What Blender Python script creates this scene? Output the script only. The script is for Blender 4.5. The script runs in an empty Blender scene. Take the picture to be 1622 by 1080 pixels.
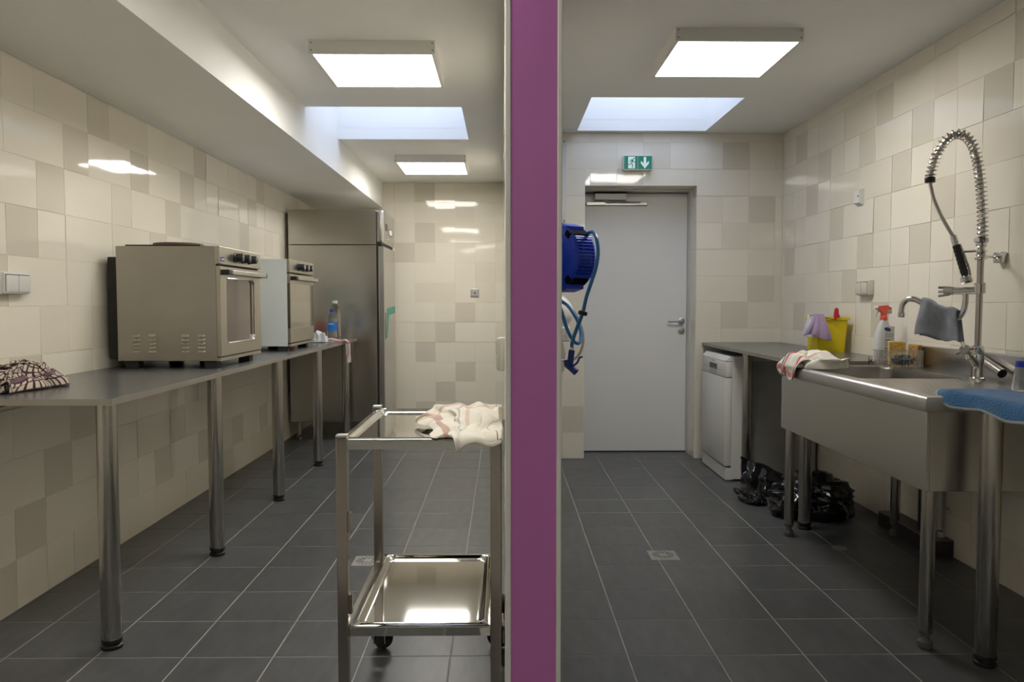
import bpy, bmesh, math, random
from mathutils import Vector, Matrix, noise
random.seed(7)
R = math.radians
PI = math.pi
scene = bpy.context.scene
col = scene.collection

# ------------------------------------------------------------------ camera, world, exposure
cam = bpy.data.objects.new('camera', bpy.data.cameras.new('camera'))
col.objects.link(cam)
cam.data.sensor_width = 36.0
cam.data.lens = 36.0 * 1238.5 / 1622.0
cam.data.clip_start = 0.02
cam.location = (0, 0, 1.19)
cam.rotation_euler = (R(90 - 2.8336), 0, R(-0.6238))
scene.camera = cam

world = bpy.data.worlds.new('sky'); scene.world = world
world.use_nodes = True
wb = world.node_tree.nodes['Background']
wb.inputs[0].default_value = (0.66, 0.745, 1.0, 1)
SKY = 0.95
wb.inputs[1].default_value = SKY

LAMP = 5.6                                   # radiance of the ceiling panels
LAMP_COL = (1.0, 0.965, 0.905, 1)
vs = scene.view_settings
vs.view_transform = 'Standard'; vs.look = 'None'
vs.exposure = 1.95; vs.gamma = 1.0
vs.use_curve_mapping = False
scene.cycles.max_bounces = 10
scene.cycles.diffuse_bounces = 5

# ------------------------------------------------------------------ room sizes (metres)
XL, XR = -1.881, 2.101          # tiled faces of the side walls
YBL, YBR = 7.896, 5.906         # tiled faces of the two back walls
XS, ZS = -1.2086, 2.133         # soffit edge
ZC, ZCR = 2.382, 2.455          # ceilings
YN = -4.6                       # wall behind the camera
PX0, PX1, PY = 0.004, 0.138, 1.85
DX0, DX1, DZ = 0.613, 1.457, 2.063   # door opening
TT = 0.0022                     # tile thickness

# ------------------------------------------------------------------ materials
def nodes_of(m):
    nt = m.node_tree
    return nt, nt.nodes, nt.links

def mat(name, c, rough=0.5, metal=0.0, spec=0.5, var=0.0, vscale=6.0, bump=0.0, bscale=60.0,
        stretch=(1, 1, 1), rvar=0.0, objrand=0.0, trans=0.0, ior=1.45, sheen=0.0, emit=None, estr=0.0, coat=0.0, alpha=1.0):
    m = bpy.data.materials.new(name); m.use_nodes = True
    nt, N, L = nodes_of(m)
    p = N['Principled BSDF']
    p.inputs['Base Color'].default_value = (*c, 1)
    p.inputs['Roughness'].default_value = rough
    p.inputs['Metallic'].default_value = metal
    p.inputs['Specular IOR Level'].default_value = spec
    p.inputs['Transmission Weight'].default_value = trans
    p.inputs['IOR'].default_value = ior
    p.inputs['Sheen Weight'].default_value = sheen
    p.inputs['Coat Weight'].default_value = coat
    p.inputs['Alpha'].default_value = alpha
    if emit:
        p.inputs['Emission Color'].default_value = (*emit, 1)
        p.inputs['Emission Strength'].default_value = estr
    tc = N.new('ShaderNodeTexCoord'); mp = N.new('ShaderNodeMapping')
    L.new(tc.outputs['Object'], mp.inputs[0]); mp.inputs['Scale'].default_value = stretch
    if var or rvar or objrand:
        nz = N.new('ShaderNodeTexNoise'); nz.inputs['Scale'].default_value = vscale
        nz.inputs['Detail'].default_value = 5
        L.new(mp.outputs[0], nz.inputs['Vector'])
        if objrand:
            oi = N.new('ShaderNodeObjectInfo')
            ad = N.new('ShaderNodeVectorMath'); ad.operation = 'ADD'
            L.new(mp.outputs[0], ad.inputs[0]); 
            sc = N.new('ShaderNodeMath'); sc.operation = 'MULTIPLY'; sc.inputs[1].default_value = 37.0
            L.new(oi.outputs['Random'], sc.inputs[0]); L.new(sc.outputs[0], ad.inputs[1])
            L.new(ad.outputs[0], nz.inputs['Vector'])
        if var or objrand:
            mr = N.new('ShaderNodeMapRange')
            mr.inputs['From Min'].default_value = 0.3; mr.inputs['From Max'].default_value = 0.7
            mr.inputs['To Min'].default_value = 1 - var; mr.inputs['To Max'].default_value = 1 + var
            L.new(nz.outputs['Fac'], mr.inputs['Value'])
            val = mr.outputs[0]
            if objrand:
                m2 = N.new('ShaderNodeMapRange')
                m2.inputs['To Min'].default_value = 1 - objrand; m2.inputs['To Max'].default_value = 1 + objrand
                L.new(oi.outputs['Random'], m2.inputs['Value'])
                mu = N.new('ShaderNodeMath'); mu.operation = 'MULTIPLY'
                L.new(val, mu.inputs[0]); L.new(m2.outputs[0], mu.inputs[1]); val = mu.outputs[0]
            vm = N.new('ShaderNodeVectorMath'); vm.operation = 'SCALE'
            vm.inputs[0].default_value = c
            L.new(val, vm.inputs['Scale']); L.new(vm.outputs[0], p.inputs['Base Color'])
        if rvar:
            mr = N.new('ShaderNodeMapRange')
            mr.inputs['From Min'].default_value = 0.3; mr.inputs['From Max'].default_value = 0.7
            mr.inputs['To Min'].default_value = max(0.02, rough - rvar); mr.inputs['To Max'].default_value = rough + rvar
            L.new(nz.outputs['Fac'], mr.inputs['Value']); L.new(mr.outputs[0], p.inputs['Roughness'])
    if bump:
        nb = N.new('ShaderNodeTexNoise'); nb.inputs['Scale'].default_value = bscale; nb.inputs['Detail'].default_value = 4
        L.new(mp.outputs[0], nb.inputs['Vector'])
        bp = N.new('ShaderNodeBump'); bp.inputs['Strength'].default_value = bump; bp.inputs['Distance'].default_value = 0.01
        L.new(nb.outputs['Fac'], bp.inputs['Height']); L.new(bp.outputs[0], p.inputs['Normal'])
    return m

def brick_mat(name, c1, c2, mortar, w, h, rough=0.12):
    """procedural tiling for the stretches of wall too far out of sight to build tile by tile"""
    m = bpy.data.materials.new(name); m.use_nodes = True
    nt, N, L = nodes_of(m); p = N['Principled BSDF']
    p.inputs['Roughness'].default_value = rough
    tc = N.new('ShaderNodeTexCoord'); sx = N.new('ShaderNodeSeparateXYZ'); cx = N.new('ShaderNodeCombineXYZ')
    L.new(tc.outputs['Object'], sx.inputs[0])
    ad = N.new('ShaderNodeMath'); ad.operation = 'ADD'
    L.new(sx.outputs[0], ad.inputs[0]); L.new(sx.outputs[1], ad.inputs[1])
    L.new(ad.outputs[0], cx.inputs[0]); L.new(sx.outputs[2], cx.inputs[1])
    b = N.new('ShaderNodeTexBrick')
    b.offset = 0.0
    b.inputs['Color1'].default_value = (*c1, 1); b.inputs['Color2'].default_value = (*c2, 1)
    b.inputs['Mortar'].default_value = (*mortar, 1)
    b.inputs['Scale'].default_value = 1.0; b.inputs['Mortar Size'].default_value = 0.002
    b.inputs['Brick Width'].default_value = w; b.inputs['Row Height'].default_value = h
    L.new(cx.outputs[0], b.inputs['Vector']); L.new(b.outputs['Color'], p.inputs['Base Color'])
    return m

M = {}
M['tile_light'] = mat('tile_cream', (0.77, 0.725, 0.625), 0.045, spec=0.5, var=0.012, vscale=3, objrand=0.025, bump=0.035, bscale=5)
M['tile_mid'] = mat('tile_sand', (0.725, 0.678, 0.575), 0.045, spec=0.5, var=0.012, vscale=3, objrand=0.025, bump=0.035, bscale=5)
M['tile_dark'] = mat('tile_greige', (0.64, 0.597, 0.502), 0.05, spec=0.5, var=0.015, vscale=3, objrand=0.03, bump=0.035, bscale=5)
M['wallbody'] = brick_mat('tiled_wall', (0.80, 0.755, 0.64), (0.78, 0.73, 0.61), (0.80, 0.76, 0.66), 0.4, 0.2)
M['plaster'] = mat('white_ceiling_paint', (0.82, 0.82, 0.805), 0.75, var=0.015, vscale=2.5, bump=0.05, bscale=180)
M['backwall'] = mat('taupe_wall_paint', (0.16, 0.145, 0.125), 0.7, var=0.02)
M['purple'] = mat('purple_paint', (0.42, 0.138, 0.38), 0.45, var=0.03, vscale=3, bump=0.06, bscale=140)
M['bead'] = mat('white_bead', (0.60, 0.595, 0.565), 0.35, var=0.02)
M['slate'] = mat('slate_floor_tile', (0.080, 0.082, 0.084), 0.31, spec=0.45, var=0.17, vscale=10, stretch=(2.6, 0.7, 1), objrand=0.08)
M['grout'] = mat('floor_grout', (0.36, 0.355, 0.335), 0.85, var=0.15, vscale=20)
M['steel'] = mat('brushed_steel', (0.50, 0.49, 0.47), 0.27, 1.0, var=0.02, vscale=1.5)
M['steel_basin'] = mat('shaded_basin_steel', (0.30, 0.285, 0.26), 0.38, 1.0, var=0.04, vscale=3)  # darker than the deck steel: shade inside the basin put into the colour
M['steel_rim'] = mat('satin_rim_steel', (0.46, 0.45, 0.435), 0.44, 1.0, var=0.02, vscale=2)
M['steel_shelf'] = mat('polished_tray_steel', (0.56, 0.55, 0.52), 0.05, 1.0, var=0.04, vscale=5)
M['steel_tube'] = mat('polished_tube_steel', (0.52, 0.495, 0.46), 0.17, 1.0, var=0.02, vscale=4, stretch=(12, 12, 0.6), rvar=0.03)
M['steel_trolley'] = mat('trolley_tube_steel', (0.34, 0.30, 0.265), 0.16, 1.0, var=0.04, vscale=3)  # dark brown tint stands in for dark surroundings mirrored in the legs
M['steel_leg'] = mat('brushed_leg_steel', (0.47, 0.45, 0.415), 0.25, 1.0, var=0.04, vscale=8, stretch=(30, 30, 0.5), rvar=0.03)
M['steel_oven'] = mat('dull_oven_steel', (0.385, 0.365, 0.32), 0.40, 1.0, var=0.07, vscale=3)
M['steel_face'] = mat('oven_front_steel', (0.47, 0.44, 0.38), 0.33, 1.0, var=0.05, vscale=4, rvar=0.05)
M['steel_fridge'] = mat('fridge_steel', (0.45, 0.43, 0.39), 0.21, 1.0, var=0.03, vscale=2)
M['chrome'] = mat('chrome', (0.66, 0.65, 0.63), 0.07, 1.0)
M['hosesteel'] = mat('braided_hose', (0.50, 0.49, 0.47), 0.28, 1.0, var=0.3, vscale=300)
M['alu'] = mat('satin_aluminium', (0.50, 0.49, 0.46), 0.35, 1.0)
M['laminate'] = mat('grey_worktop', (0.105, 0.105, 0.104), 0.25, var=0.02, vscale=4)
M['edge'] = mat('worktop_edge', (0.33, 0.31, 0.27), 0.35, 0.6, var=0.05)
M['black'] = mat('black_plastic', (0.012, 0.012, 0.012), 0.35)
M['blackrub'] = mat('black_rubber', (0.018, 0.018, 0.018), 0.6)
M['darkgap'] = mat('dark_recess', (0.02, 0.018, 0.015), 0.7)
M['whiteplastic'] = mat('white_plastic', (0.66, 0.66, 0.63), 0.3)
M['cream_plastic'] = mat('cream_plastic', (0.60, 0.58, 0.50), 0.35)
M['enamel'] = mat('white_enamel', (0.56, 0.60, 0.60), 0.35, var=0.02)
M['galv'] = mat('galvanised_panel', (0.42, 0.42, 0.41), 0.5, 0.2, var=0.06, vscale=12)
M['closer'] = mat('closer_grey', (0.56, 0.555, 0.53), 0.4)
M['blackmatte'] = mat('slot_shade_black', (0.004, 0.004, 0.004), 0.8, spec=0.1)  # near-black colour stands in for the shade inside the reel slots
M['door'] = mat('grey_door_paint', (0.75, 0.745, 0.73), 0.42, var=0.015, vscale=2, bump=0.04, bscale=220)
M['frame'] = mat('door_frame_paint', (0.62, 0.61, 0.575), 0.35)
M['lampframe'] = mat('lamp_housing', (0.74, 0.73, 0.70), 0.5)
M['green'] = mat('exit_green', (0.010, 0.17, 0.105), 0.35, emit=(0.01, 0.17, 0.105), estr=0.06)
M['exitwhite'] = mat('exit_white', (0.7, 0.78, 0.76), 0.35, emit=(0.7, 0.9, 0.86), estr=0.05)
M['blue'] = mat('blue_reel_plastic', (0.010, 0.05, 0.52), 0.33, var=0.06)
M['bluehose'] = mat('blue_hose', (0.022, 0.16, 0.40), 0.3)
M['bluegun'] = mat('blue_rubber', (0.012, 0.035, 0.22), 0.5)
M['yellow'] = mat('yellow_bucket', (0.70, 0.55, 0.006), 0.35)
M['red'] = mat('red_plastic', (0.52, 0.02, 0.03), 0.35)
M['redtin'] = mat('red_tin', (0.42, 0.035, 0.03), 0.4)
M['coral'] = mat('coral_trigger', (0.85, 0.13, 0.09), 0.35)
M['bag'] = mat('black_bin_liner', (0.008, 0.008, 0.009), 0.14, spec=0.6, bump=0.25, bscale=14)
M['sponge_y'] = mat('yellow_sponge', (0.62, 0.40, 0.10), 0.9, var=0.35, vscale=90, bump=0.9, bscale=120)
M['sponge_o'] = mat('brown_sponge', (0.42, 0.235, 0.055), 0.9, var=0.3, vscale=90, bump=0.9, bscale=120)
M['scour'] = mat('scouring_pad', (0.10, 0.105, 0.10), 0.8, var=0.6, vscale=120, bump=1.0, bscale=200)
M['brownwood'] = mat('brown_batten', (0.05, 0.028, 0.018), 0.6, var=0.2, vscale=20, stretch=(1, 0.1, 1))
M['footgrey'] = mat('grey_foot', (0.085, 0.085, 0.082), 0.5)
M['concrete'] = mat('plinth_top', (0.16, 0.15, 0.13), 0.8, var=0.15, vscale=20)
M['darktile'] = mat('plinth_tile', (0.035, 0.034, 0.032), 0.35, var=0.1)
M['teal'] = mat('teal_label', (0.02, 0.26, 0.20), 0.5)
M['labelblue'] = mat('blue_label', (0.02, 0.16, 0.55), 0.4)
M['navy'] = mat('navy_print', (0.03, 0.06, 0.22), 0.5)
M['capblue'] = mat('blue_cap', (0.01, 0.04, 0.42), 0.35)
M['ovenglass'] = mat('smoked_oven_glass', (0.075, 0.052, 0.045), 0.06, spec=0.9, coat=0.4)
M['mirrorglass'] = mat('mirrored_oven_glass', (0.36, 0.34, 0.29), 0.05, 1.0)
M['hotplate'] = mat('cast_iron_plate', (0.16, 0.10, 0.08), 0.5, 0.2)
M['pet'] = mat('clear_pet', (0.93, 0.96, 0.97), 0.05, trans=1.0, ior=1.25)
M['clear'] = mat('clear_plastic', (0.90, 0.91, 0.90), 0.08, trans=0.92, ior=1.2)
M['milky'] = mat('milky_bottle', (0.72, 0.73, 0.74), 0.3, trans=0.25)
M['drain'] = mat('drain_grate', (0.36, 0.35, 0.33), 0.4, 0.6)

def emission(name, c, s):
    m = bpy.data.materials.new(name); m.use_nodes = True
    nt, N, L = nodes_of(m); N.remove(N['Principled BSDF'])
    e = N.new('ShaderNodeEmission'); e.inputs[0].default_value = c; e.inputs[1].default_value = s
    L.new(e.outputs[0], N['Material Output'].inputs[0]); return m
M['lamp'] = emission('lamp_diffuser', LAMP_COL, LAMP)

def pane_mat():
    m = bpy.data.materials.new('skylight_glazing'); m.use_nodes = True
    nt, N, L = nodes_of(m); N.remove(N['Principled BSDF'])
    t = N.new('ShaderNodeBsdfTransparent'); g = N.new('ShaderNodeBsdfGlossy'); x = N.new('ShaderNodeMixShader')
    t.inputs[0].default_value = (0.93, 0.95, 0.95, 1); g.inputs['Roughness'].default_value = 0.1
    x.inputs[0].default_value = 0.06
    L.new(t.outputs[0], x.inputs[1]); L.new(g.outputs[0], x.inputs[2]); L.new(x.outputs[0], N['Material Output'].inputs[0])
    return m
M['pane'] = pane_mat()

def cloth_mat(name, base, lines, rough=0.9, weave=0.25, fuzz=0.0, tone=0.06):
    """cloth with printed or woven stripes; lines = [(axis, period, offset, width, colour)] in UV space (period 0: one stripe at offset)"""
    m = bpy.data.materials.new(name); m.use_nodes = True
    nt, N, L = nodes_of(m); p = N['Principled BSDF']
    p.inputs['Roughness'].default_value = rough
    p.inputs['Sheen Weight'].default_value = 0.3
    p.inputs['Specular IOR Level'].default_value = 0.15
    tc = N.new('ShaderNodeTexCoord'); sx = N.new('ShaderNodeSeparateXYZ'); L.new(tc.outputs['UV'], sx.inputs[0])
    nz = N.new('ShaderNodeTexNoise'); nz.inputs['Scale'].default_value = 9; L.new(tc.outputs['UV'], nz.inputs['Vector'])
    mr = N.new('ShaderNodeMapRange'); mr.inputs['To Min'].default_value = 1 - tone * 2; mr.inputs['To Max'].default_value = 1 + tone * 2
    L.new(nz.outputs['Fac'], mr.inputs['Value'])
    vm = N.new('ShaderNodeVectorMath'); vm.operation = 'SCALE'; vm.inputs[0].default_value = base
    L.new(mr.outputs[0], vm.inputs['Scale'])
    cur = vm.outputs[0]
    for ax, per, off, wid, c in lines:
        a = N.new('ShaderNodeMath'); a.operation = 'SUBTRACT'; L.new(sx.outputs[ax], a.inputs[0]); a.inputs[1].default_value = off
        v = a.outputs[0]
        if per:
            w = N.new('ShaderNodeMath'); w.operation = 'PINGPONG'; L.new(v, w.inputs[0]); w.inputs[1].default_value = per / 2; v = w.outputs[0]
        else:
            w = N.new('ShaderNodeMath'); w.operation = 'ABSOLUTE'; L.new(v, w.inputs[0]); v = w.outputs[0]
        k = N.new('ShaderNodeMath'); k.operation = 'LESS_THAN'; L.new(v, k.inputs[0]); k.inputs[1].default_value = wid / 2
        mx = N.new('ShaderNodeMix'); mx.data_type = 'RGBA'
        L.new(k.outputs[0], mx.inputs['Factor']); L.new(cur, mx.inputs['A']); mx.inputs['B'].default_value = (*c, 1)
        cur = mx.outputs['Result']
    L.new(cur, p.inputs['Base Color'])
    nb = N.new('ShaderNodeTexNoise'); nb.inputs['Scale'].default_value = 160 if not fuzz else 70
    L.new(tc.outputs['UV'], nb.inputs['Vector'])
    bp = N.new('ShaderNodeBump'); bp.inputs['Strength'].default_value = weave + fuzz; bp.inputs['Distance'].default_value = 0.004
    L.new(nb.outputs['Fac'], bp.inputs['Height']); L.new(bp.outputs[0], p.inputs['Normal'])
    return m

# ------------------------------------------------------------------ object helpers
def tag(o, label, cat=None, group=None, kind=None):
    o['label'] = label
    if cat: o['category'] = cat
    if group: o['group'] = group
    if kind: o['kind'] = kind
    return o

def thing(name, loc, label, cat, group=None, kind=None):
    o = bpy.data.objects.new(name, None); col.objects.link(o)
    o.location = loc; o.empty_display_size = 0.05
    return tag(o, label, cat, group, kind)

def origin_of(o):
    v = Vector((0, 0, 0))
    while o is not None:
        v += o.location; o = o.parent
    return v

class B:
    """collects geometry (world coordinates) for ONE part"""
    def __init__(s): s.bm = bmesh.new(); s.uv = None
    def box(s, x0, x1, y0, y1, z0, z1, bev=0.0, seg=2, mtx=None):
        t = bmesh.new()
        vs_ = [t.verts.new((x, y, z)) for z in (z0, z1) for y in (y0, y1) for x in (x0, x1)]
        for f in ((0, 2, 3, 1), (4, 5, 7, 6), (0, 1, 5, 4), (2, 6, 7, 3), (0, 4, 6, 2), (1, 3, 7, 5)):
            t.faces.new([vs_[i] for i in f])
        if bev > 0:
            bmesh.ops.bevel(t, geom=list(t.edges), offset=bev, segments=seg, profile=0.5, affect='EDGES')
        s._merge(t, mtx); return s
    def _merge(s, t, mtx=None):
        if mtx is not None: bmesh.ops.transform(t, matrix=mtx, verts=t.verts)
        me = bpy.data.meshes.new('t'); t.to_mesh(me); t.free(); s.bm.from_mesh(me); bpy.data.meshes.remove(me)
    def lathe(s, prof, mtx=None, seg=24, cap=True):
        """prof = [(r, z)] revolved about local Z"""
        t = bmesh.new(); rings = []
        for r, z in prof:
            if r < 1e-6: rings.append([t.verts.new((0, 0, z))])
            else: rings.append([t.verts.new((r * math.cos(2 * PI * k / seg), r * math.sin(2 * PI * k / seg), z)) for k in range(seg)])
        for a, b in zip(rings, rings[1:]):
            for k in range(seg):
                k2 = (k + 1) % seg
                if len(a) == 1 and len(b) == 1: continue
                if len(a) == 1: t.faces.new((a[0], b[k2], b[k]))
                elif len(b) == 1: t.faces.new((a[k], a[k2], b[0]))
                else: t.faces.new((a[k], a[k2], b[k2], b[k]))
        if cap:
            if len(rings[0]) > 1: t.faces.new(list(reversed(rings[0])))
            if len(rings[-1]) > 1: t.faces.new(rings[-1])
        bmesh.ops.recalc_face_normals(t, faces=t.faces)
        s._merge(t, mtx); return s
    def cyl(s, p0, p1, r, r1=None, seg=20, cap=True):
        p0, p1 = Vector(p0), Vector(p1); d = p1 - p0
        q = d.to_track_quat('Z', 'Y').to_matrix().to_4x4(); q.translation = p0
        return s.lathe([(r, 0), (r if r1 is None else r1, d.length)], q, seg, cap)
    def tube(s, pts, r, seg=10, closed=False, rfun=None):
        pts = [Vector(p) for p in pts]; n = len(pts); rings = []
        up = None
        for i, p in enumerate(pts):
            a = pts[(i - 1) % n] if (closed or i > 0) else p
            b = pts[(i + 1) % n] if (closed or i < n - 1) else p
            t = (b - a).normalized()
            if up is None:
                up = Vector((0, 0, 1)) if abs(t.z) < 0.9 else Vector((1, 0, 0))
            u = (up - t * up.dot(t)).normalized(); w = t.cross(u); up = u
            rr = rfun(i / (n - 1)) * r if rfun else r
            rings.append([s.bm.verts.new(p + u * rr * math.cos(2 * PI * k / seg) + w * rr * math.sin(2 * PI * k / seg)) for k in range(seg)])
        m = n if closed else n - 1
        for i in range(m):
            a, b = rings[i], rings[(i + 1) % n]
            for k in range(seg):
                k2 = (k + 1) % seg
                s.bm.faces.new((a[k], a[k2], b[k2], b[k]))
        if not closed:
            s.bm.faces.new(list(reversed(rings[0]))); s.bm.faces.new(rings[-1])
        return s
    def poly(s, pts, thick_vec):
        """flat polygon extruded by a vector"""
        a = [s.bm.verts.new(Vector(p)) for p in pts]; tv = Vector(thick_vec)
        b = [s.bm.verts.new(Vector(p) + tv) for p in pts]
        s.bm.faces.new(a); s.bm.faces.new(list(reversed(b)))
        for i in range(len(a)):
            j = (i + 1) % len(a); s.bm.faces.new((a[i], b[i], b[j], a[j]))
        return s
    def frame(s, u0, u1, v0, v1, a0, a1, w, axis='x', wb_=None):
        """rectangular ring: axis = direction of its thickness (a0..a1); u,v the other two axes"""
        wb_ = wb_ or w
        for (p, q, r_, t) in ((u0, u1, v0, v0 + wb_), (u0, u1, v1 - wb_, v1), (u0, u0 + w, v0 + wb_, v1 - wb_), (u1 - w, u1, v0 + wb_, v1 - wb_)):
            if axis == 'x': s.box(a0, a1, p, q, r_, t)
            elif axis == 'y': s.box(p, q, a0, a1, r_, t)
            else: s.box(p, q, r_, t, a0, a1)
        return s
    def build(s, name, m, parent=None, smooth=False, angle=35):
        bmesh.ops.recalc_face_normals(s.bm, faces=s.bm.faces)
        me = bpy.data.meshes.new(name); 
        if parent is not None:
            o_ = origin_of(parent); bmesh.ops.translate(s.bm, verts=s.bm.verts, vec=-o_)
        s.bm.to_mesh(me); s.bm.free()
        me.materials.append(m if not isinstance(m, str) else M[m])
        if smooth:
            me.polygons.foreach_set('use_smooth', [True] * len(me.polygons))
            me.set_sharp_from_angle(angle=R(angle))
        o = bpy.data.objects.new(name, me); col.objects.link(o)
        if parent is not None: o.parent = parent
        return o
    def solo(s, name, m, loc, label, cat, group=None, kind=None, smooth=False, angle=35):
        """a one-mesh thing with its origin at its base"""
        bmesh.ops.translate(s.bm, verts=s.bm.verts, vec=-Vector(loc))
        o = s.build(name, m, None, smooth, angle); o.location = loc
        return tag(o, label, cat, group, kind)

def catmull(pts, n=8):
    P = [Vector(p) for p in pts]; out = []
    P = [P[0] * 2 - P[1]] + P + [P[-1] * 2 - P[-2]]
    for i in range(1, len(P) - 2):
        for k in range(n):
            t = k / n
            a, b, c, d = P[i - 1], P[i], P[i + 1], P[i + 2]
            out.append(0.5 * ((2 * b) + (c - a) * t + (2 * a - 5 * b + 4 * c - d) * t * t + (3 * b - a - 3 * c + d) * t ** 3))
    out.append(P[-2]); return out

def sheet(name, fn, nu, nv, m, parent=None, thick=0.003, sub=1, loc=None):
    """a cloth surface from fn(u,v) -> point; UVs are u,v"""
    bm = bmesh.new(); uvl = bm.loops.layers.uv.new('UVMap'); g = []
    o_ = Vector(loc) if loc else (origin_of(parent) if parent else Vector((0, 0, 0)))
    for j in range(nv + 1):
        g.append([bm.verts.new(Vector(fn(i / nu, j / nv)) - o_) for i in range(nu + 1)])
    for j in range(nv):
        for i in range(nu):
            f = bm.faces.new((g[j][i], g[j][i + 1], g[j + 1][i + 1], g[j + 1][i]))
            for l, (a, b) in zip(f.loops, ((i, j), (i + 1, j), (i + 1, j + 1), (i, j + 1))):
                l[uvl].uv = (a / nu, b / nv)
            f.smooth = True
    me = bpy.data.meshes.new(name); bm.to_mesh(me); bm.free(); me.materials.append(m)
    o = bpy.data.objects.new(name, me); col.objects.link(o)
    s = o.modifiers.new('thickness', 'SOLIDIFY'); s.thickness = thick; s.offset = 0
    if sub:
        q = o.modifiers.new('smooth', 'SUBSURF'); q.levels = sub; q.render_levels = sub
    if loc: o.location = loc
    if parent: o.parent = parent
    return o

def nz(x, y, z=0.0): return noise.noise(Vector((x, y, z)))

def heap(cx, cy, z0, lx, ly, h, seed, rot=0.0, fold=0.16, fine=0.5, power=0.6, skew=(0.0, 0.0)):
    """crumpled cloth lying in a heap: a domed sheet thrown into ridges and valleys that lean over each other"""
    cr, sr = math.cos(rot), math.sin(rot)
    def ridge(x, y, z): return 1 - 2.2 * abs(nz(x, y, z))
    def fn(u, v):
        p, q = u - 0.5, v - 0.5
        r = min(1.0, 2 * max(abs(p), abs(q)))
        cut = 1 - 0.24 * (4 * p * q) ** 2; p, q = p * cut, q * cut
        ang = math.atan2(q, p)
        out = 0.86 + 0.22 * nz(math.cos(ang) * 1.6 + seed, math.sin(ang) * 1.6, seed)
        wx = nz(u * 2.3 + seed, v * 2.3, seed) * fold + nz(u * 6 + seed, v * 6, 3 + seed) * fold * 0.55
        wy = nz(u * 2.3 - seed, v * 2.3, 7 + seed) * fold + nz(u * 6, v * 6 - seed, 11 + seed) * fold * 0.55
        x, y = (p * out + wx) * lx, (q * out + wy) * ly
        dome = max(0.0, 1 - r * r) ** power
        dome *= 1 + skew[0] * p * 2 + skew[1] * q * 2
        a1, a2, a3 = ridge(u * 2.4 + seed * 2, v * 2.4, seed), ridge(u * 5.1 + seed, v * 5.1, seed + 5), ridge(u * 10.5, v * 10.5 + seed, seed + 9)
        z = z0 + 0.003 + h * dome * (0.42 + 0.34 * a1 + fine * (0.38 * a2 + 0.16 * a3)) + h * 0.12 * max(0, a2) * (1 - r) 
        return (cx + x * cr - y * sr, cy + x * sr + y * cr, max(z, z0 + 0.003))
    return fn

def hang_over(fn, axis, edge, sign, z_top, gap=0.008, stiff=1.0):
    """lets whatever passes an edge (coordinate 'edge' on 'axis', outside = sign) fall down its face"""
    def g(u, v):
        p = list(fn(u, v)); d = (p[axis] - edge) * sign
        if d > 0:
            fall = max(0.0, d - 0.012) * stiff
            p[axis] = edge + sign * (min(d, 0.012) + gap * 0.4 + 0.005 * math.sin(u * 11 + v * 7) * min(1, fall / 0.02))
            p[2] = min(p[2], z_top + 0.012) - fall - 0.3 * min(d, 0.012)
        return tuple(p)
    return g

# ------------------------------------------------------------------ tiles
tile_meshes = {}
def tile_mesh(w, h, t, mname, ch=0.0008):
    key = (round(w, 3), round(h, 3), round(t, 3), mname)
    if key in tile_meshes: return tile_meshes[key]
    w, h = round(w, 3), round(h, 3)
    me = bpy.data.meshes.new('tile')
    a, b = w / 2, h / 2
    V = [(-a, -b, 0), (a, -b, 0), (a, b, 0), (-a, b, 0), (-a, -b, t - ch), (a, -b, t - ch), (a, b, t - ch), (-a, b, t - ch),
         (-a + ch, -b + ch, t), (a - ch, -b + ch, t), (a - ch, b - ch, t), (-a + ch, b - ch, t)]
    F = [(8, 9, 10, 11)] + [(i, (i + 1) % 4, 4 + (i + 1) % 4, 4 + i) for i in range(4)] + [(4 + i, 4 + (i + 1) % 4, 8 + (i + 1) % 4, 8 + i) for i in range(4)]
    me.from_pydata(V, [], F); me.materials.append(M[mname]); me.update()
    tile_meshes[key] = me; return me

def put_tile(parent, c, rot, w, h, t, mname, tilt=0.0):
    o = bpy.data.objects.new('tile', tile_mesh(w, h, t, mname)); col.objects.link(o)
    o.parent = parent
    tl = Matrix.Rotation(random.gauss(0, tilt), 4, 'X') @ Matrix.Rotation(random.gauss(0, tilt), 4, 'Y') if tilt else Matrix()
    o.matrix_local = Matrix.Translation(Vector(c) - origin_of(parent)) @ rot @ tl
    return o

def tile_wall(parent, to_world, rot, us, zs, u_lim, z_lim, hole, dark, mid, gap=0.0028, merge=0.5, t=TT, tilt=0.0052, keep=None):
    """us, zs: joint positions; cells (i, j) between them; hole = (u0, u1, z0, z1) left free"""
    for j in range(len(zs) - 1):
        i = 0
        while i < len(us) - 1:
            tone = 'tile_dark' if (i, j) in dark else ('tile_mid' if (i, j) in mid else None)
            span = 1
            if tone is None:
                tone = 'tile_light'
                if random.random() < 0.16: tone = 'tile_mid'
                if i + 2 < len(us) and (i + 1, j) not in dark and (i + 1, j) not in mid and random.random() < merge: span = 2
            u0, u1 = max(us[i], u_lim[0]), min(us[i + span], u_lim[1])
            z0, z1 = max(zs[j], z_lim[0]), min(zs[j + 1], z_lim[1])
            i += span
            if u1 - u0 < 0.012 or z1 - z0 < 0.012: continue
            rects = [(u0, u1, z0, z1)]
            if hole and u0 < hole[1] and u1 > hole[0] and z0 < hole[3] and z1 > hole[2]:
                rects = []
                if u0 < hole[0]: rects.append((u0, hole[0], z0, z1))
                if u1 > hole[1]: rects.append((hole[1], u1, z0, z1))
                if z1 > hole[3]: rects.append((max(u0, hole[0]), min(u1, hole[1]), hole[3], z1))
            for a, b, c, d in rects:
                if b - a < 0.012 or d - c < 0.012: continue
                if keep and not keep(a, b, c, d): continue
                put_tile(parent, to_world((a + b) / 2, (c + d) / 2), rot, b - a - gap, d - c - gap, t, tone, tilt)

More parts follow.
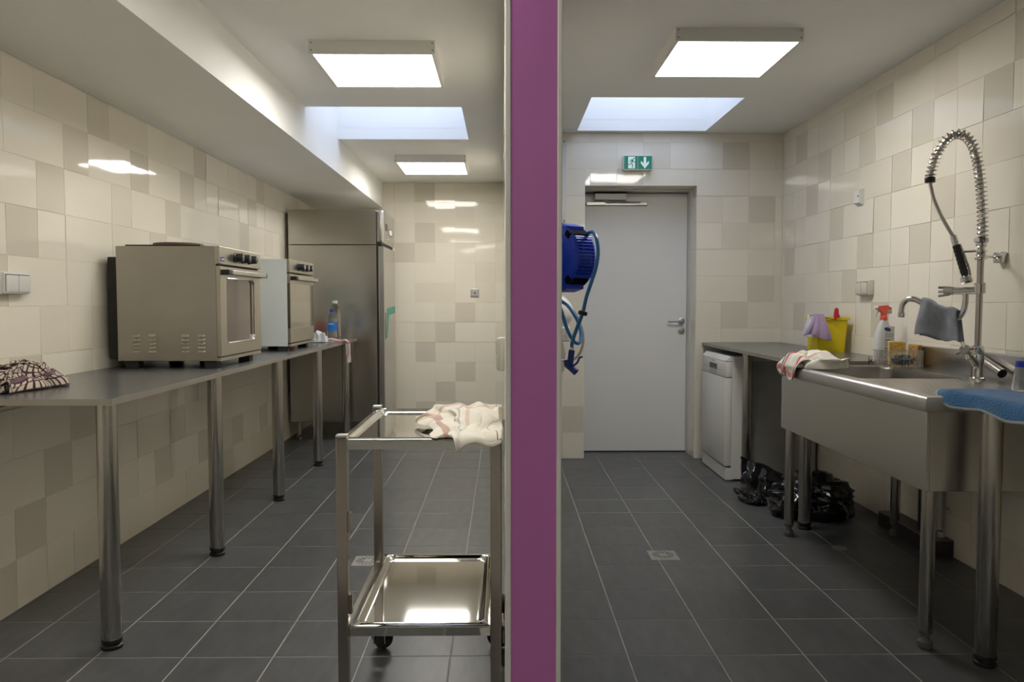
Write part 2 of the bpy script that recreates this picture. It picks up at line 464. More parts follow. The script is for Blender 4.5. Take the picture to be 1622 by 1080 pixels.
# ================================================================== THE ROOM
# ---- floor
fl = B().box(XL - 0.2, XR + 0.2, YN - 0.1, YBL + 0.2, -0.1, -0.0012).solo('floor', 'grout', (0, 0, 0), 'dark grey slate-look floor tiles with pale grout joints', 'floor', kind='structure')
FT = 0.2985
fx = [0.4189 + FT * k for k in range(-8, 7)]
fy = [5.2663 + FT * k for k in range(-15, 10)]
FR = Matrix()
for i in range(len(fx) - 1):
    for j in range(len(fy) - 1):
        for (xa, xb, yb) in ((XL - 0.02, PX0, YBL), (PX1, XR + 0.02, YBR)):
            x0, x1 = max(fx[i], xa), min(fx[i + 1], xb)
            y0, y1 = fy[j], min(fy[j + 1], yb)
            if xa > 0 and fy[j + 1] > yb:                       # the floor runs on into the door recess
                rx0, rx1, ry0, ry1 = max(x0, DX0 - 0.01), min(x1, DX1 + 0.01), max(fy[j], yb), min(fy[j + 1], 6.19)
                if rx1 - rx0 > 0.02 and ry1 - ry0 > 0.02:
                    put_tile(fl, ((rx0 + rx1) / 2, (ry0 + ry1) / 2, -0.008), FR, rx1 - rx0 - 0.0045, ry1 - ry0 - (0.0045 if fy[j] > yb else 0.0), 0.008, 'slate', 0.0)
            if x1 - x0 < 0.02 or y1 - y0 < 0.02: continue
            put_tile(fl, ((x0 + x1) / 2, (y0 + y1) / 2, -0.008), FR, x1 - x0 - 0.0045, y1 - y0 - 0.0045, 0.008, 'slate', 0.0006)
# the strip of floor under the partition and beside the door opening is covered by their walls

# ---- left wall
wl = B().box(XL - 0.2, XL - TT, YN, YBL + 0.2, 0, 2.6).solo('wall_left', 'wallbody', (XL, 0, 0), 'left wall tiled in cream and beige squares behind the ovens', 'wall', kind='structure')
us = [2.995 + 0.2018 * k for k in range(-6, 25)]; zs = [0.1955 * k for k in range(12)]
D = {(3, 10), (2, 9), (1, 8), (0, 7), (5, 9), (8, 9), (9, 10), (7, 8), (14, 9), (15, 10), (13, 8), (6, 7), (0, 4), (2, 3), (1, 2), (0, 1), (7, 2), (6, 1), (9, 1), (12, 1), (15, 1), (11, 0), (-1, 0), (-1, 6), (-3, 9), (-4, 3), (17, 3), (9, 5), (12, 6), (-5, 7)}
Mi = {(4, 8), (1, 5), (5, 6), (3, 5), (10, 6), (-2, 4), (8, 3), (-2, 8), (16, 8)}
sh = lambda S: {(a + 6, b) for a, b in S}
tile_wall(wl, lambda u, z: (XL - TT, u, z), Matrix.Rotation(R(90), 4, 'Y') @ Matrix.Rotation(R(90), 4, 'Z'), us, zs, (1.78, YBL), (0, ZS), None, sh(D), sh(Mi), merge=0.6)

# ---- back wall of the left bay
wbl = B().box(XL - 0.2, PX1 + 0.0, YBL + TT, YBL + 0.2, 0, 2.6).solo('wall_back_left', 'wallbody', (-0.9, YBL, 0), 'cream tiled back wall beside the steel refrigerator', 'wall', kind='structure')
us = [-0.084 - 0.2012 * k for k in range(10, -2, -1)]; zs = [-0.012 + 0.2 * k for k in range(13)]
cx = lambda x: 10 - int(round((-0.084 - x) / 0.2012))
A_, B_, C_, D_, E_, Z_ = [cx(v) for v in (-0.889, -0.687, -0.486, -0.285, -0.084, -1.09)]
tile_wall(wbl, lambda u, z: (u, YBL + TT, z), Matrix.Rotation(R(90), 4, 'X'), us, zs, (XL, PX0), (0, ZC), None,
          {(A_, 11), (A_, 9), (Z_, 8), (C_, 5), (B_, 4), (A_, 3), (C_, 2), (B_, 1), (A_, 0)},
          {(E_, 9), (E_, 7), (D_, 6), (C_, 8), (B_, 10), (E_, 3), (E_, 0), (C_, 10)}, merge=0.55)

# ---- right wall
wr = B().box(XR + TT, XR + 0.2, YN, YBR + 0.5, 0, 2.6).solo('wall_right', 'wallbody', (XR, 0, 0), 'right wall tiled in cream and beige squares behind the sink', 'wall', kind='structure')
us = [5.645 - 0.2 * k for k in range(19, -3, -1)]; zs = [0.198 * k for k in range(14)]
cr_ = lambda S: {(18 - a, b) for a, b in S}
tile_wall(wr, lambda u, z: (XR + TT, u, z), Matrix.Rotation(R(-90), 4, 'Y') @ Matrix.Rotation(R(-90), 4, 'Z'), us, zs, (1.85, YBR), (0, ZCR), None,
          cr_({(6, 11), (8, 10), (5, 10), (0, 11), (2, 10), (1, 9), (3, 8), (5, 7), (8, 7), (7, 9), (9, 8), (-1, 7), (4, 6), (11, 10), (12, 11), (0, 5), (6, 5), (3, 2), (13, 6), (14, 8), (10, 2)}),
          cr_({(6, 8), (0, 8), (2, 7), (7, 6), (9, 9), (10, 6), (12, 4), (5, 1)}), merge=0.6)

# ---- back wall of the right bay with the door opening
b = B().box(PX0, DX0, YBR + TT, YBR + 0.30, 0, 2.6).box(DX1, XR + 0.2, YBR + TT, YBR + 0.30, 0, 2.6).box(DX0, DX1, YBR + TT, YBR + 0.30, DZ, 2.6)
wbr = b.solo('wall_back_right', 'wallbody', (1.1, YBR, 0), 'cream tiled back wall around the grey door', 'wall', kind='structure')
us = [2.046 + 0.1995 * k for k in range(-10, 2)]; zs = [0.1987 * k for k in range(14)]
ci = lambda x: int(round((x - 2.046) / 0.1995)) + 10
tile_wall(wbr, lambda u, z: (u, YBR + TT, z), Matrix.Rotation(R(90), 4, 'X'), us, zs, (PX1, XR), (0, ZCR), (DX0, DX1, -1, DZ),
          {(ci(1.648), 11), (ci(1.848), 9), (ci(1.838), 6), (ci(1.645), 5), (ci(0.45), 1)},
          {(ci(1.049), 11), (ci(1.648), 8), (ci(0.25), 7), (ci(0.45), 4)}, merge=0.45)
# tiled reveal on the hinge-free side of the opening
for j in range(11):
    z0, z1 = 0.1987 * j, min(0.1987 * (j + 1), DZ)
    if z1 - z0 > 0.02:
        put_tile(wbr, (DX1 + 0.0, YBR + 0.075, (z0 + z1) / 2), Matrix.Rotation(R(-90), 4, 'Y') @ Matrix.Rotation(R(-90), 4, 'Z'), 0.146, z1 - z0 - 0.0022, 0.004, 'tile_mid', 0.001)

# ---- wall behind the camera
B().box(XL - 0.2, XR + 0.2, YN - 0.15, YN, 0, 2.6).solo('wall_front', 'backwall', (0, YN, 0), 'plain taupe wall behind the viewer', 'wall', kind='structure')

# ---- ceilings with the openings of the two skylights
SLX0, SLX1, SLY0, SLY1 = XS, -0.255, 4.85, 5.80
SRX0, SRX1, SRY0, SRY1 = 0.545, 1.495, 4.895, 5.832
def holed(b, x0, x1, y0, y1, hx0, hx1, hy0, hy1, z0, z1):
    b.box(x0, x1, y0, hy0, z0, z1).box(x0, x1, hy1, y1, z0, z1).box(x0, hx0, hy0, hy1, z0, z1).box(hx1, x1, hy0, hy1, z0, z1); return b
b = B(); holed(b, XL - 0.2, PX0 + 0.07, YN, YBL + 0.2, SLX0, SLX1, SLY0, SLY1, ZC, ZC + 0.08)
b.solo('ceiling', 'plaster', (-0.9, 3, ZC), 'white painted ceiling of the left bay over the ovens', 'ceiling', kind='structure')
b = B(); holed(b, PX0 + 0.07, XR + 0.2, YN, YBR + 0.35, SRX0, SRX1, SRY0, SRY1, ZCR, ZCR + 0.08)
b.solo('ceiling', 'plaster', (1.1, 3, ZCR), 'white painted ceiling of the right bay over the sink', 'ceiling', kind='structure')
B().box(XL - 0.1, XS, YN, YBL, ZS, ZC).solo('ceiling_soffit', 'plaster', (-1.55, 3, ZS), 'white boxed soffit running along the left wall', 'soffit', kind='structure')

def skylight(name, x0, x1, y0, y1, z, label):
    t = thing(name, ((x0 + x1) / 2, (y0 + y1) / 2, z), label, 'skylight', kind='structure')
    b = B(); h = 0.38; w = 0.05
    b.box(x0 - w, x0, y0 - w, y1 + w, z + 0.079, z + h).box(x1, x1 + w, y0 - w, y1 + w, z + 0.079, z + h)
    b.box(x0, x1, y0 - w, y0, z + 0.079, z + h).box(x0, x1, y1, y1 + w, z + 0.079, z + h)
    b.build('shaft', 'plaster', t)
    B().box(x0 - 0.04, x1 + 0.04, y0 - 0.04, y1 + 0.04, z + h, z + h + 0.012).build('pane', 'pane', t)
    B().frame(x0 - 0.06, x1 + 0.06, y0 - 0.06, y1 + 0.06, z + h - 0.001, z + h + 0.03, 0.06, 'z').build('frame', 'alu', t)
    # portal: guides the sampling of daylight through the glazing, gives off no light of its own
    la = bpy.data.lights.new('skylight_portal', 'AREA'); la.shape = 'RECTANGLE'; la.size = x1 - x0; la.size_y = y1 - y0
    la.cycles.is_portal = True
    lo = bpy.data.objects.new('skylight_portal', la); col.objects.link(lo); lo.location = ((x0 + x1) / 2, (y0 + y1) / 2, z + h - 0.01)
skylight('window_1', SLX0, SLX1, SLY0, SLY1, ZC, 'square skylight shaft between the two lamps of the left bay')
skylight('window_2', SRX0, SRX1, SRY0, SRY1, ZCR, 'square skylight shaft in front of the grey door')

# ---- partition between the bays
pw = B().box(PX0 + 0.002, PX1 - 0.002, PY + 0.004, YBL, 0, 2.6).solo('wall_partition', 'wallbody', (0.07, PY, 0), 'partition wall between the two bays, painted purple on its end', 'wall', kind='structure')
B().box(PX0 + 0.012, PX1 - 0.012, PY, PY + 0.01, 0, 2.5).build('end_panel', 'purple', pw)['label'] = 'purple painted end face'
B().box(PX0, PX0 + 0.0135, PY - 0.002, PY + 0.03, 0, 2.5, 0.002).build('corner_bead', 'bead', pw)
B().box(PX1 - 0.0115, PX1, PY - 0.002, PY + 0.03, 0, 2.5, 0.002).build('corner_bead', 'bead', pw)

us = [1.88 + 0.2 * k for k in range(32)]; zs = [0.2 * k for k in range(14)]
tile_wall(pw, lambda u, z: (PX0 + 0.002, u, z), Matrix.Rotation(R(-90), 4, 'Y') @ Matrix.Rotation(R(-90), 4, 'Z'), us, zs, (PY + 0.032, 6.28), (0, ZC), None,
          {(2, 9), (7, 7), (12, 10), (5, 3), (16, 5), (21, 8)}, {(3, 6), (10, 2)}, merge=0.97)
tile_wall(pw, lambda u, z: (PX1 - 0.002, u, z), Matrix.Rotation(R(90), 4, 'Y') @ Matrix.Rotation(R(90), 4, 'Z'), us, zs, (PY + 0.032, YBR), (0, ZCR), None,
          {(3, 9), (8, 7), (12, 10), (6, 3), (15, 5)}, {(3, 6), (10, 2)}, merge=0.97)

# ---- door
DYP = 6.175
d = thing('door_1', ((DX0 + DX1) / 2, DYP, 0), 'plain grey door under the green exit sign', 'door', kind='structure')
leaf = B().box(DX0 + 0.009, DX1 - 0.010, DYP, DYP + 0.045, 0.008, DZ - 0.022, 0.002).build('leaf', 'door', d)
fr = B()
fr.box(DX1 - 0.008, DX1 + 0.05, DYP - 0.11, DYP + 0.05, 0, DZ, 0.002)
fr.box(DX0 - 0.05, DX0 + 0.008, DYP - 0.11, DYP + 0.05, 0, DZ, 0.002)
fr.box(DX0, DX1, DYP - 0.11, DYP + 0.05, DZ - 0.014, DZ + 0.03, 0.002)
fr.build('frame', 'frame', d)
hz = 1.04
h = B(); h.lathe([(0.026, 0), (0.026, 0.008), (0.02, 0.010), (0, 0.010)], Matrix.Translation((1.408, DYP, hz)) @ Matrix.Rotation(R(90), 4, 'X'), 20)
h.tube(catmull([(1.408, DYP - 0.005, hz), (1.408, DYP - 0.045, hz), (1.395, DYP - 0.055, hz), (1.34, DYP - 0.056, hz), (1.29, DYP - 0.055, hz)], 5), 0.009, 10)
h.build('handle', 'alu', d, True)
B().lathe([(0.026, 0), (0.026, 0.008), (0.012, 0.010), (0, 0.012)], Matrix.Translation((1.408, DYP, hz - 0.075)) @ Matrix.Rotation(R(90), 4, 'X'), 20).build('lock_rose', 'alu', d, True)
cl = B().box(0.71, 0.955, DYP - 0.075, DYP - 0.012, 1.985, 2.032, 0.004).build('door_closer', 'closer', d)
cl['label'] = 'grey door closer box'
B().box(0.71, 0.955, DYP - 0.06, DYP - 0.002, 2.025, 2.047, 0.003).build('backplate', 'darkgap', cl)
a = B().box(0.648, 1.125, DYP - 0.03, DYP, 1.947, 1.973, 0.003).build('slide_rail', 'alu', cl)
B().tube([(0.79, DYP - 0.05, 1.988), (0.80, DYP - 0.05, 1.972), (0.83, DYP - 0.045, 1.969), (1.07, DYP - 0.03, 1.969)], 0.007, 8).build('arm', 'alu', cl, True)
B().box(DX0, DX1, DYP - 0.01, DYP + 0.05, 0.0, 0.007).build('threshold', 'darkgap', d)
# dark space beyond the leaf is never seen; a plain slab closes the opening
B().box(DX0 - 0.05, DX1 + 0.05, YBR + 0.32, YBR + 0.36, 0, 2.2).build('backing', 'door', d)

# ================================================================== LAMPS
def lamp(x0, x1, y0, y1, z, label):
    t = thing('ceiling_light', ((x0 + x1) / 2, (y0 + y1) / 2, z), label, 'ceiling light', 'square ceiling light panels')
    w = 0.017
    f = B().frame(x0, x1, y0, y1, z - 0.06, z, w, 'z')
    f.box(x0 + w, x1 - w, y0 + w, y1 - w, z - 0.02, z)
    f = f.build('frame', 'lampframe', t)
    for sx in (x0 + 0.012, x1 - 0.012):
        for dz in (0.012, 0.045):
            B().cyl((sx, y0 - 0.0015, z - dz), (sx, y0 + 0.002, z - dz), 0.003, seg=8).build('screw', 'darkgap', f)
    B().box(x0 + w, x1 - w, y0 + w, y1 - w, z - 0.056, z - 0.050).build('diffuser', 'lamp', t)
lamp(-0.888, -0.312, 3.63, 4.20, ZC, 'lit square ceiling panel nearest the viewer in the left bay')
lamp(-0.882, -0.304, 6.40, 7.02, ZC, 'lit square ceiling panel nearest the left back wall')
lamp(0.795, 1.388, 3.66, 4.255, ZCR, 'lit square ceiling panel in the right bay above the sink side')

# the row of panels goes on overhead in the left bay and behind the viewer
for lx, lz, nm in ((-0.6, ZC, 'left'), (1.09, ZCR, 'right')):
    if lx < 0: lamp(lx - 0.29, lx + 0.29, 1.50, 2.08, lz, 'lit square ceiling panel overhead of the viewer in the left bay')
    lamp(lx - 0.29, lx + 0.29, -1.95, -1.37, lz, 'lit square ceiling panel behind the viewer on the %s side' % nm)

# ================================================================== LEFT BAY
def table(name, x0, x1, y0, y1, z, legs, label, front=True, group='grey worktops on steel legs', th=0.021, ends=()):
    t = thing(name, ((x0 + x1) / 2, y0, 0), label, 'worktop', group)
    top = B().box(x0, x1, y0, y1, z - th, z, 0.0015).build('table_top', 'laminate', t)
    sx = x1 if front else x0
    e = B().box(sx - 0.0015, sx + 0.0015, y0, y1, z - th, z - 0.0005)
    e.box(x0, x1, y0 - 0.0015, y0 + 0.0015, z - th, z - 0.0005)
    e.build('edge_trim', 'edge', top)
    for lx, ly in legs:
        lg = B().lathe([(0.031, 0.030), (0.033, 0.034), (0.033, z - th)], Matrix.Translation((lx, ly, 0)), 28).build('leg', 'steel_leg', t, True)
        B().lathe([(0.034, 0.0), (0.036, 0.006), (0.036, 0.012), (0.030, 0.016), (0.030, 0.022), (0.035, 0.026), (0.035, 0.036), (0.033, 0.038)],
                  Matrix.Translation((lx, ly, 0)), 24).build('foot', 'black', lg, True)
        B().box(lx - 0.045, lx + 0.045, ly - 0.045, ly + 0.045, z - th - 0.004, z - th + 0.001, 0.001).build('mounting_plate', 'steel_leg', lg)
    return t
ZT = 0.879
tl_ = table('work_table', XL + 0.002, -1.262, 2.517, 6.755, ZT, [(-1.352, y) for y in (2.66, 3.656, 4.672, 5.676, 6.70)],
            'long grey worktop on five steel legs along the left wall under the ovens')
B().box(XL + 0.001, XL + 0.03, 2.53, 6.6, ZT - 0.075, ZT - 0.021).build('wall_batten', 'brownwood', tl_)

# ---- ovens
def oven(x0, x1, y0, y1, z0, z1, style):
    steel_side = style == 'steel'
    lab = 'dull stainless oven with side louvres and framed door window on the worktop' if steel_side else 'oven with a white enamel side and mirrored door between steel oven and refrigerator'
    t = thing('oven', ((x0 + x1) / 2, (y0 + y1) / 2, ZT), lab, 'oven', 'two countertop ovens')
    bx = x1 - 0.02
    body = B().box(x0, bx, y0, y1, z0, z1, 0.003).build('body', 'steel_oven' if steel_side else 'enamel', t)
    H_ = z1 - z0
    zp = z1 - 0.083                      # bottom of control panel
    pn = B().box(bx, x1, y0, y1, zp, z1, 0.002).build('control_panel', 'steel_face', t)
    B().box(bx - 0.002, bx + 0.006, y0 + 0.004, y1 - 0.004, zp - 0.012, zp).build('shadow_gap', 'darkgap', t)
    zd1, zd0 = zp - 0.010, z0 + 0.022
    # door: frame of four bars around the window
    if steel_side: wy0, wy1, wz0, wz1 = y0 + 0.073, y1 - 0.105, z0 + 0.078, z1 - 0.145
    else: wy0, wy1, wz0, wz1 = y0 + 0.004, y1 - 0.004, z0 + 0.115, z1 - 0.155
    dr = B()
    if steel_side:
        # plate with a rounded opening
        n = 8; rad = 0.03; inner = []
        for (cy, cz, a0) in ((wy1 - rad, wz1 - rad, 0), (wy0 + rad, wz1 - rad, 90), (wy0 + rad, wz0 + rad, 180), (wy1 - rad, wz0 + rad, 270)):
            for k in range(n + 1):
                an = R(a0 + 90 * k / n); inner.append((cy + rad * math.cos(an), cz + rad * math.sin(an)))
        oc = [(y1 - 0.002, zd1), (y0 + 0.002, zd1), (y0 + 0.002, zd0), (y1 - 0.002, zd0)]
        bm = dr.bm
        def ring(x, pts): return [bm.verts.new((x, p[0], p[1])) for p in pts]
        fi = ring(x1, inner); fo = ring(x1, oc); bo = ring(bx + 0.001, oc); bi = ring(x1 - 0.012, [( (wy0+wy1)/2 + (p[0]-(wy0+wy1)/2)*0.955, (wz0+wz1)/2 + (p[1]-(wz0+wz1)/2)*0.965) for p in inner])
        L_ = len(fi); q = n + 1
        for c in range(4):
            o1 = fo[c]
            for k in range(n): bm.faces.new((o1, fi[c * q + k], fi[c * q + k + 1]))
            a_ = fi[c * q + n]; b_ = fi[((c + 1) % 4) * q]
            bm.faces.new((o1, a_, b_, fo[(c + 1) % 4]))
            bm.faces.new((fo[c], fo[(c + 1) % 4], bo[(c + 1) % 4], bo[c]))
        for k in range(L_): bm.faces.new((fi[k], fi[(k + 1) % L_], bi[(k + 1) % L_], bi[k]))
        door = dr.build('door', 'steel_face', t)
        B().box(x1 - 0.016, x1 - 0.012, wy0 + 0.002, wy1 - 0.002, wz0 + 0.002, wz1 - 0.002).build('window_pane', 'ovenglass', door)
        # bright inner bead
        ib = [(x1 - 0.003, (wy0+wy1)/2 + (p[0]-(wy0+wy1)/2)*0.985, (wz0+wz1)/2 + (p[1]-(wz0+wz1)/2)*0.985) for p in inner]
        B().tube(ib, 0.004, 6, closed=True).build('window_bead', 'chrome', door, True)
    else:
        dr.box(bx + 0.001, x1, y0 + 0.002, y1 - 0.002, wz1, zd1, 0.002).box(bx + 0.001, x1, y0 + 0.002, y1 - 0.002, zd0, wz0, 0.002)
        door = dr.build('door', 'steel_face', t)
        B().box(bx + 0.001, x1 - 0.001, wy0, wy1, wz0 - 0.001, wz1 + 0.001).build('window_pane', 'mirrorglass', door)
    # handle bar with black end blocks
    hz_ = zd1 - 0.028
    hb = B().box(x1 + 0.028, x1 + 0.043, y0 + 0.055, y1 - 0.035, hz_ - 0.010, hz_ + 0.012, 0.003).build('handle', 'alu', door)
    for yy in (y0 + 0.012, y1 - 0.06):
        B().box(x1 - 0.001, x1 + 0.040, yy, yy + 0.05, hz_ - 0.011, hz_ + 0.013, 0.004).build('handle_bracket', 'black', hb)
    B().box(bx, x1 - 0.004, y0, y1, z0, zd0 - 0.006).build('sill', 'steel_face', t)
    B().box(bx - 0.002, bx + 0.006, y0 + 0.003, y1 - 0.003, zd0 - 0.008, zd0 + 0.002).build('shadow_gap', 'darkgap', t)
    for k, yk in enumerate((y0 + 0.205, y0 + 0.31, y0 + 0.415)):
        mt = Matrix.Translation((x1, yk, z1 - 0.043)) @ Matrix.Rotation(R(90), 4, 'Y')
        kb = B().lathe([(0.024, 0), (0.024, 0.006), (0.021, 0.010), (0.0205, 0.038), (0.018, 0.043), (0, 0.043)], mt, 24).build('knob', 'black', t, True)
        if not steel_side:
            B().lathe([(0.0, 0.0425), (0.0165, 0.0425), (0.0165, 0.0455), (0, 0.0455)], mt, 20).build('knob_cap', 'alu', kb, True)
        else:
            B().box(x1 + 0.041, x1 + 0.0445, yk - 0.0015, yk + 0.0015, z1 - 0.043, z1 - 0.024).build('pointer', 'whiteplastic', kb)
    B().cyl((x1, y0 + 0.16, z1 - 0.036), (x1 + 0.002, y0 + 0.16, z1 - 0.036), 0.004, seg=10).build('pilot_light', 'darkgap', pn)
    if steel_side:
        bd = B().box(x1, x1 + 0.0015, y0 + 0.012, y0 + 0.062, z1 - 0.070, z1 - 0.050).build('badge', 'navy', pn)
        for k in range(5):
            B().box(x1 + 0.0014, x1 + 0.002, y0 + 0.016 + k * 0.009, y0 + 0.022 + k * 0.009, z1 - 0.064, z1 - 0.056).build('badge_letter', 'whiteplastic', bd)
        B().box(x0 - 0.045, x0, y0 + 0.012, y1 - 0.012, z0 + 0.01, z1 - 0.05, 0.004).build('back_cover', 'darkgap', t)
        for gx in (-1.717, -1.644, -1.489, -1.414):
            for gz in (1.035, 1.0165, 0.998, 0.9795, 0.961):
                lv = bmesh.new()
                bb = B(); 
                prof = [(-0.5, 0), (-0.42, 0.75), (-0.3, 1.0), (0.3, 1.0), (0.42, 0.75), (0.5, 0)]
                va = [bb.bm.verts.new((gx + p * 0.036, y0, gz + 0.0058 * q)) for p, q in prof]
                vm_ = [bb.bm.verts.new((gx + p * 0.037, y0 - 0.0075 * q, gz - 0.0015)) for p, q in prof]
                vb = [bb.bm.verts.new((gx + p * 0.037, y0 - 0.0080 * q, gz - 0.0045 * q)) for p, q in prof]
                vc = [bb.bm.verts.new((gx + p * 0.037, y0, gz - 0.0050 * q)) for p, q in prof]
                for r0_, r1_ in ((va, vm_), (vm_, vb), (vb, vc)):
                    for k in range(5): bb.bm.faces.new((r0_[k], r0_[k + 1], r1_[k + 1], r1_[k]))
                bmesh.ops.remove_doubles(bb.bm, verts=bb.bm.verts, dist=1e-5); lv.free()
                bb.build('louver', 'steel_face', body, True, 60)
        # hob on top, seen edge-on
        hp = B().box(-1.765, -1.415, y0 + 0.012, y0 + 0.42, z1, z1 + 0.007, 0.002).build('hob_tray', 'black', t)
        B().lathe([(0.112, z1 + 0.006), (0.114, z1 + 0.010), (0.114, z1 + 0.020), (0.110, z1 + 0.021), (0.0, z1 + 0.020)], Matrix.Translation((-1.573, y0 + 0.15, 0)), 36).build('hotplate', 'hotplate', hp, True)
    fz0 = ZT
    for fx_, fy_ in ((x0 + 0.06, y0 + 0.04), (x1 - 0.055, y0 + 0.04), (x0 + 0.06, y1 - 0.1), (x1 - 0.055, y1 - 0.1), ((x0 + x1) / 2 - 0.02, y1 - 0.1)):
        B().box(fx_ - 0.03, fx_ + 0.03, fy_ - 0.028, fy_ + 0.028, fz0, z0 + 0.001, 0.003).build('foot', 'blackrub', t)
    return t
oven(-1.805, -1.322, 3.672, 4.283, 0.914, 1.452, 'steel')
oven(-1.83, -1.347, 4.962, 5.575, 0.910, 1.463, 'white')

# ---- refrigerator
FY0, FY1, FXB = 6.775, 7.455, -1.095
f = thing('refrigerator', (-1.45, (FY0 + FY1) / 2, 0), 'tall stainless steel refrigerator at the end of the left worktop', 'refrigerator')
B().box(XL + 0.03, FXB, FY0, FY1, 0.15, 1.682, 0.003).build('body', 'steel_fridge', f)
hd = B().box(XL + 0.03, FXB, FY0, FY1, 1.686, 1.985, 0.003).build('upper_housing', 'steel_fridge', f)
# control head with rounded front edge
b = B(); b.box(FXB, FXB + 0.065, FY0 - 0.002, FY1, 1.70, 1.985, 0.022, 5)
ch = b.build('control_head', 'steel', f, True)
B().box(FXB + 0.0645, FXB + 0.067, FY0 + 0.10, FY0 + 0.22, 1.815, 1.875).build('display', 'black', ch)
sk = B().box(FXB + 0.0645, FXB + 0.0665, FY0 + 0.31, FY0 + 0.50, 1.79, 1.85).build('rating_plate', 'darkgap', ch)
B().box(FXB + 0.066, FXB + 0.0675, FY0 + 0.33, FY0 + 0.48, 1.797, 1.843).build('plate_face', 'whiteplastic', sk)
B().cyl((FXB + 0.064, FY0 + 0.26, 1.745), (FXB + 0.069, FY0 + 0.26, 1.745), 0.009, seg=12).build('lock', 'chrome', ch, True)
B().box(FXB - 0.002, FXB + 0.045, FY0 + 0.006, FY1 - 0.006, 1.675, 1.705).build('shadow_gap', 'darkgap', f)
B().box(FXB - 0.001, FXB + 0.016, FY0 + 0.008, FY1 - 0.008, 0.17, 1.672).build('door_gasket', 'darkgap', f)
dd = B().box(FXB + 0.016, FXB + 0.066, FY0, FY1, 0.165, 1.672, 0.006).build('door', 'steel', f)
B().box(FXB + 0.0655, FXB + 0.0675, FY0 + 0.05, FY0 + 0.078, 0.87, 1.10).build('handle_recess', 'black', dd)
B().poly([(FXB + 0.0662, FY0 + 0.10, 0.875), (FXB + 0.0662, FY0 + 0.155, 0.875), (FXB + 0.0662, FY0 + 0.27, 1.075), (FXB + 0.0662, FY0 + 0.66, 1.09), (FXB + 0.0662, FY0 + 0.66, 1.155), (FXB + 0.0662, FY0 + 0.15, 1.135)], (0.0012, 0, 0)).build('label_strip', 'teal', dd)['label'] = 'teal film strip'
for lx in (XL + 0.09, FXB - 0.06):
    for ly in (FY0 + 0.06, FY1 - 0.06):
        B().lathe([(0.028, 0), (0.028, 0.02), (0.018, 0.03), (0.018, 0.152)], Matrix.Translation((lx, ly, 0)), 16).build('leg', 'steel_leg', f, True)

# ---- bottles, cloths at the far end of the left worktop
def bottle(loc, r, h, label, full=True, labelband=None, cap=None, ribs=True, group=None):
    t = thing('water_bottle', loc, label, 'bottle', group)
    x, y, z = loc
    prof = [(r * 0.82, 0.002), (r * 0.97, 0.006), (r, 0.014)]
    n = 9
    for k in range(n):
        zz = 0.02 + (h * 0.50 - 0.02) * k / n; st = (h * 0.50 - 0.02) / n
        prof += [(r, zz), (r * 0.95, zz + st * 0.5)]
    prof += [(r, h * 0.52), (r, h * 0.66), (r * 0.93, h * 0.73), (r * 0.65, h * 0.83), (r * 0.40, h * 0.895), (r * 0.36, h * 0.905), (r * 0.36, h * 0.965)]
    mt = Matrix.Translation(loc)
    B().lathe(prof, mt, 28).build('body', 'pet', t, True, 60)
    if labelband: B().lathe([(r * 1.006, h * 0.33), (r * 1.012, h * 0.335), (r * 1.012, h * 0.60), (r * 1.006, h * 0.605)], mt, 28, cap=False).build('label', labelband, t, True)
    B().lathe([(r * 0.44, h * 0.93), (r * 0.44, h * 0.995), (r * 0.40, h), (0, h)], mt, 20).build('cap', cap or 'whiteplastic', t, True)
    return t
bt = bottle((-1.366, 6.235, ZT), 0.039, 0.252, 'small water bottle with blue label and cap at the worktop end', labelband='labelblue', cap='capblue')
for k in range(6):
    B().box(-1.386 + k * 0.0075, -1.3815 + k * 0.0075, 6.1945, 6.196, ZT + 0.135, ZT + 0.145).build('label_letter', 'whiteplastic', bt)
bottle((-1.382, 6.43, ZT), 0.047, 0.325, 'tall clear water bottle with white cap behind the blue-labelled one')

wp = sheet('paper_towel', heap(-1.43, 6.06, ZT, 0.15, 0.14, 0.085, 2.3, fold=0.2, fine=0.8), 30, 30, cloth_mat('white_paper', (0.66, 0.66, 0.66), [], tone=0.03), loc=(-1.43, 6.06, ZT))
tag(wp, 'crumpled white paper towel beside the small water bottle', 'paper towel')

def over_edge(u, v):
    # u along the cloth from the worktop over its front edge, v across
    s = u * 0.36; wv = 0.095 * (1 - 0.35 * u) * (v - 0.5)
    wob = 0.012 * math.sin(v * 9 + u * 3) + 0.008 * nz(u * 6, v * 6, 4)
    if s < 0.16: x, z = -1.41 + s, ZT + 0.010 + 0.010 * abs(math.sin(v * 7)) + 0.008 * math.sin(s * 40)
    elif s < 0.20:
        a = (s - 0.16) / 0.04 * PI / 2; x, z = -1.25 + 0.018 * math.sin(a), ZT + 0.012 - 0.018 * (1 - math.cos(a))
    else: x, z = -1.232 + 0.006 * math.sin(v * 12), ZT - 0.008 - (s - 0.20)
    return (x + (wob if s > 0.18 else 0), 6.18 + wv + wob + 0.03 * u, z)
c2 = sheet('dish_towel', over_edge, 30, 14, cloth_mat('pink_white_towel', (0.60, 0.55, 0.52), [(1, 0, 0.06, 0.10, (0.50, 0.10, 0.08)), (0, 0, 0.55, 0.05, (0.45, 0.16, 0.16)), (1, 0, 0.93, 0.12, (0.45, 0.20, 0.22))]), loc=(-1.3, 6.2, ZT))
tag(c2, 'pinkish white dish towel hanging over the far worktop edge', 'towel')

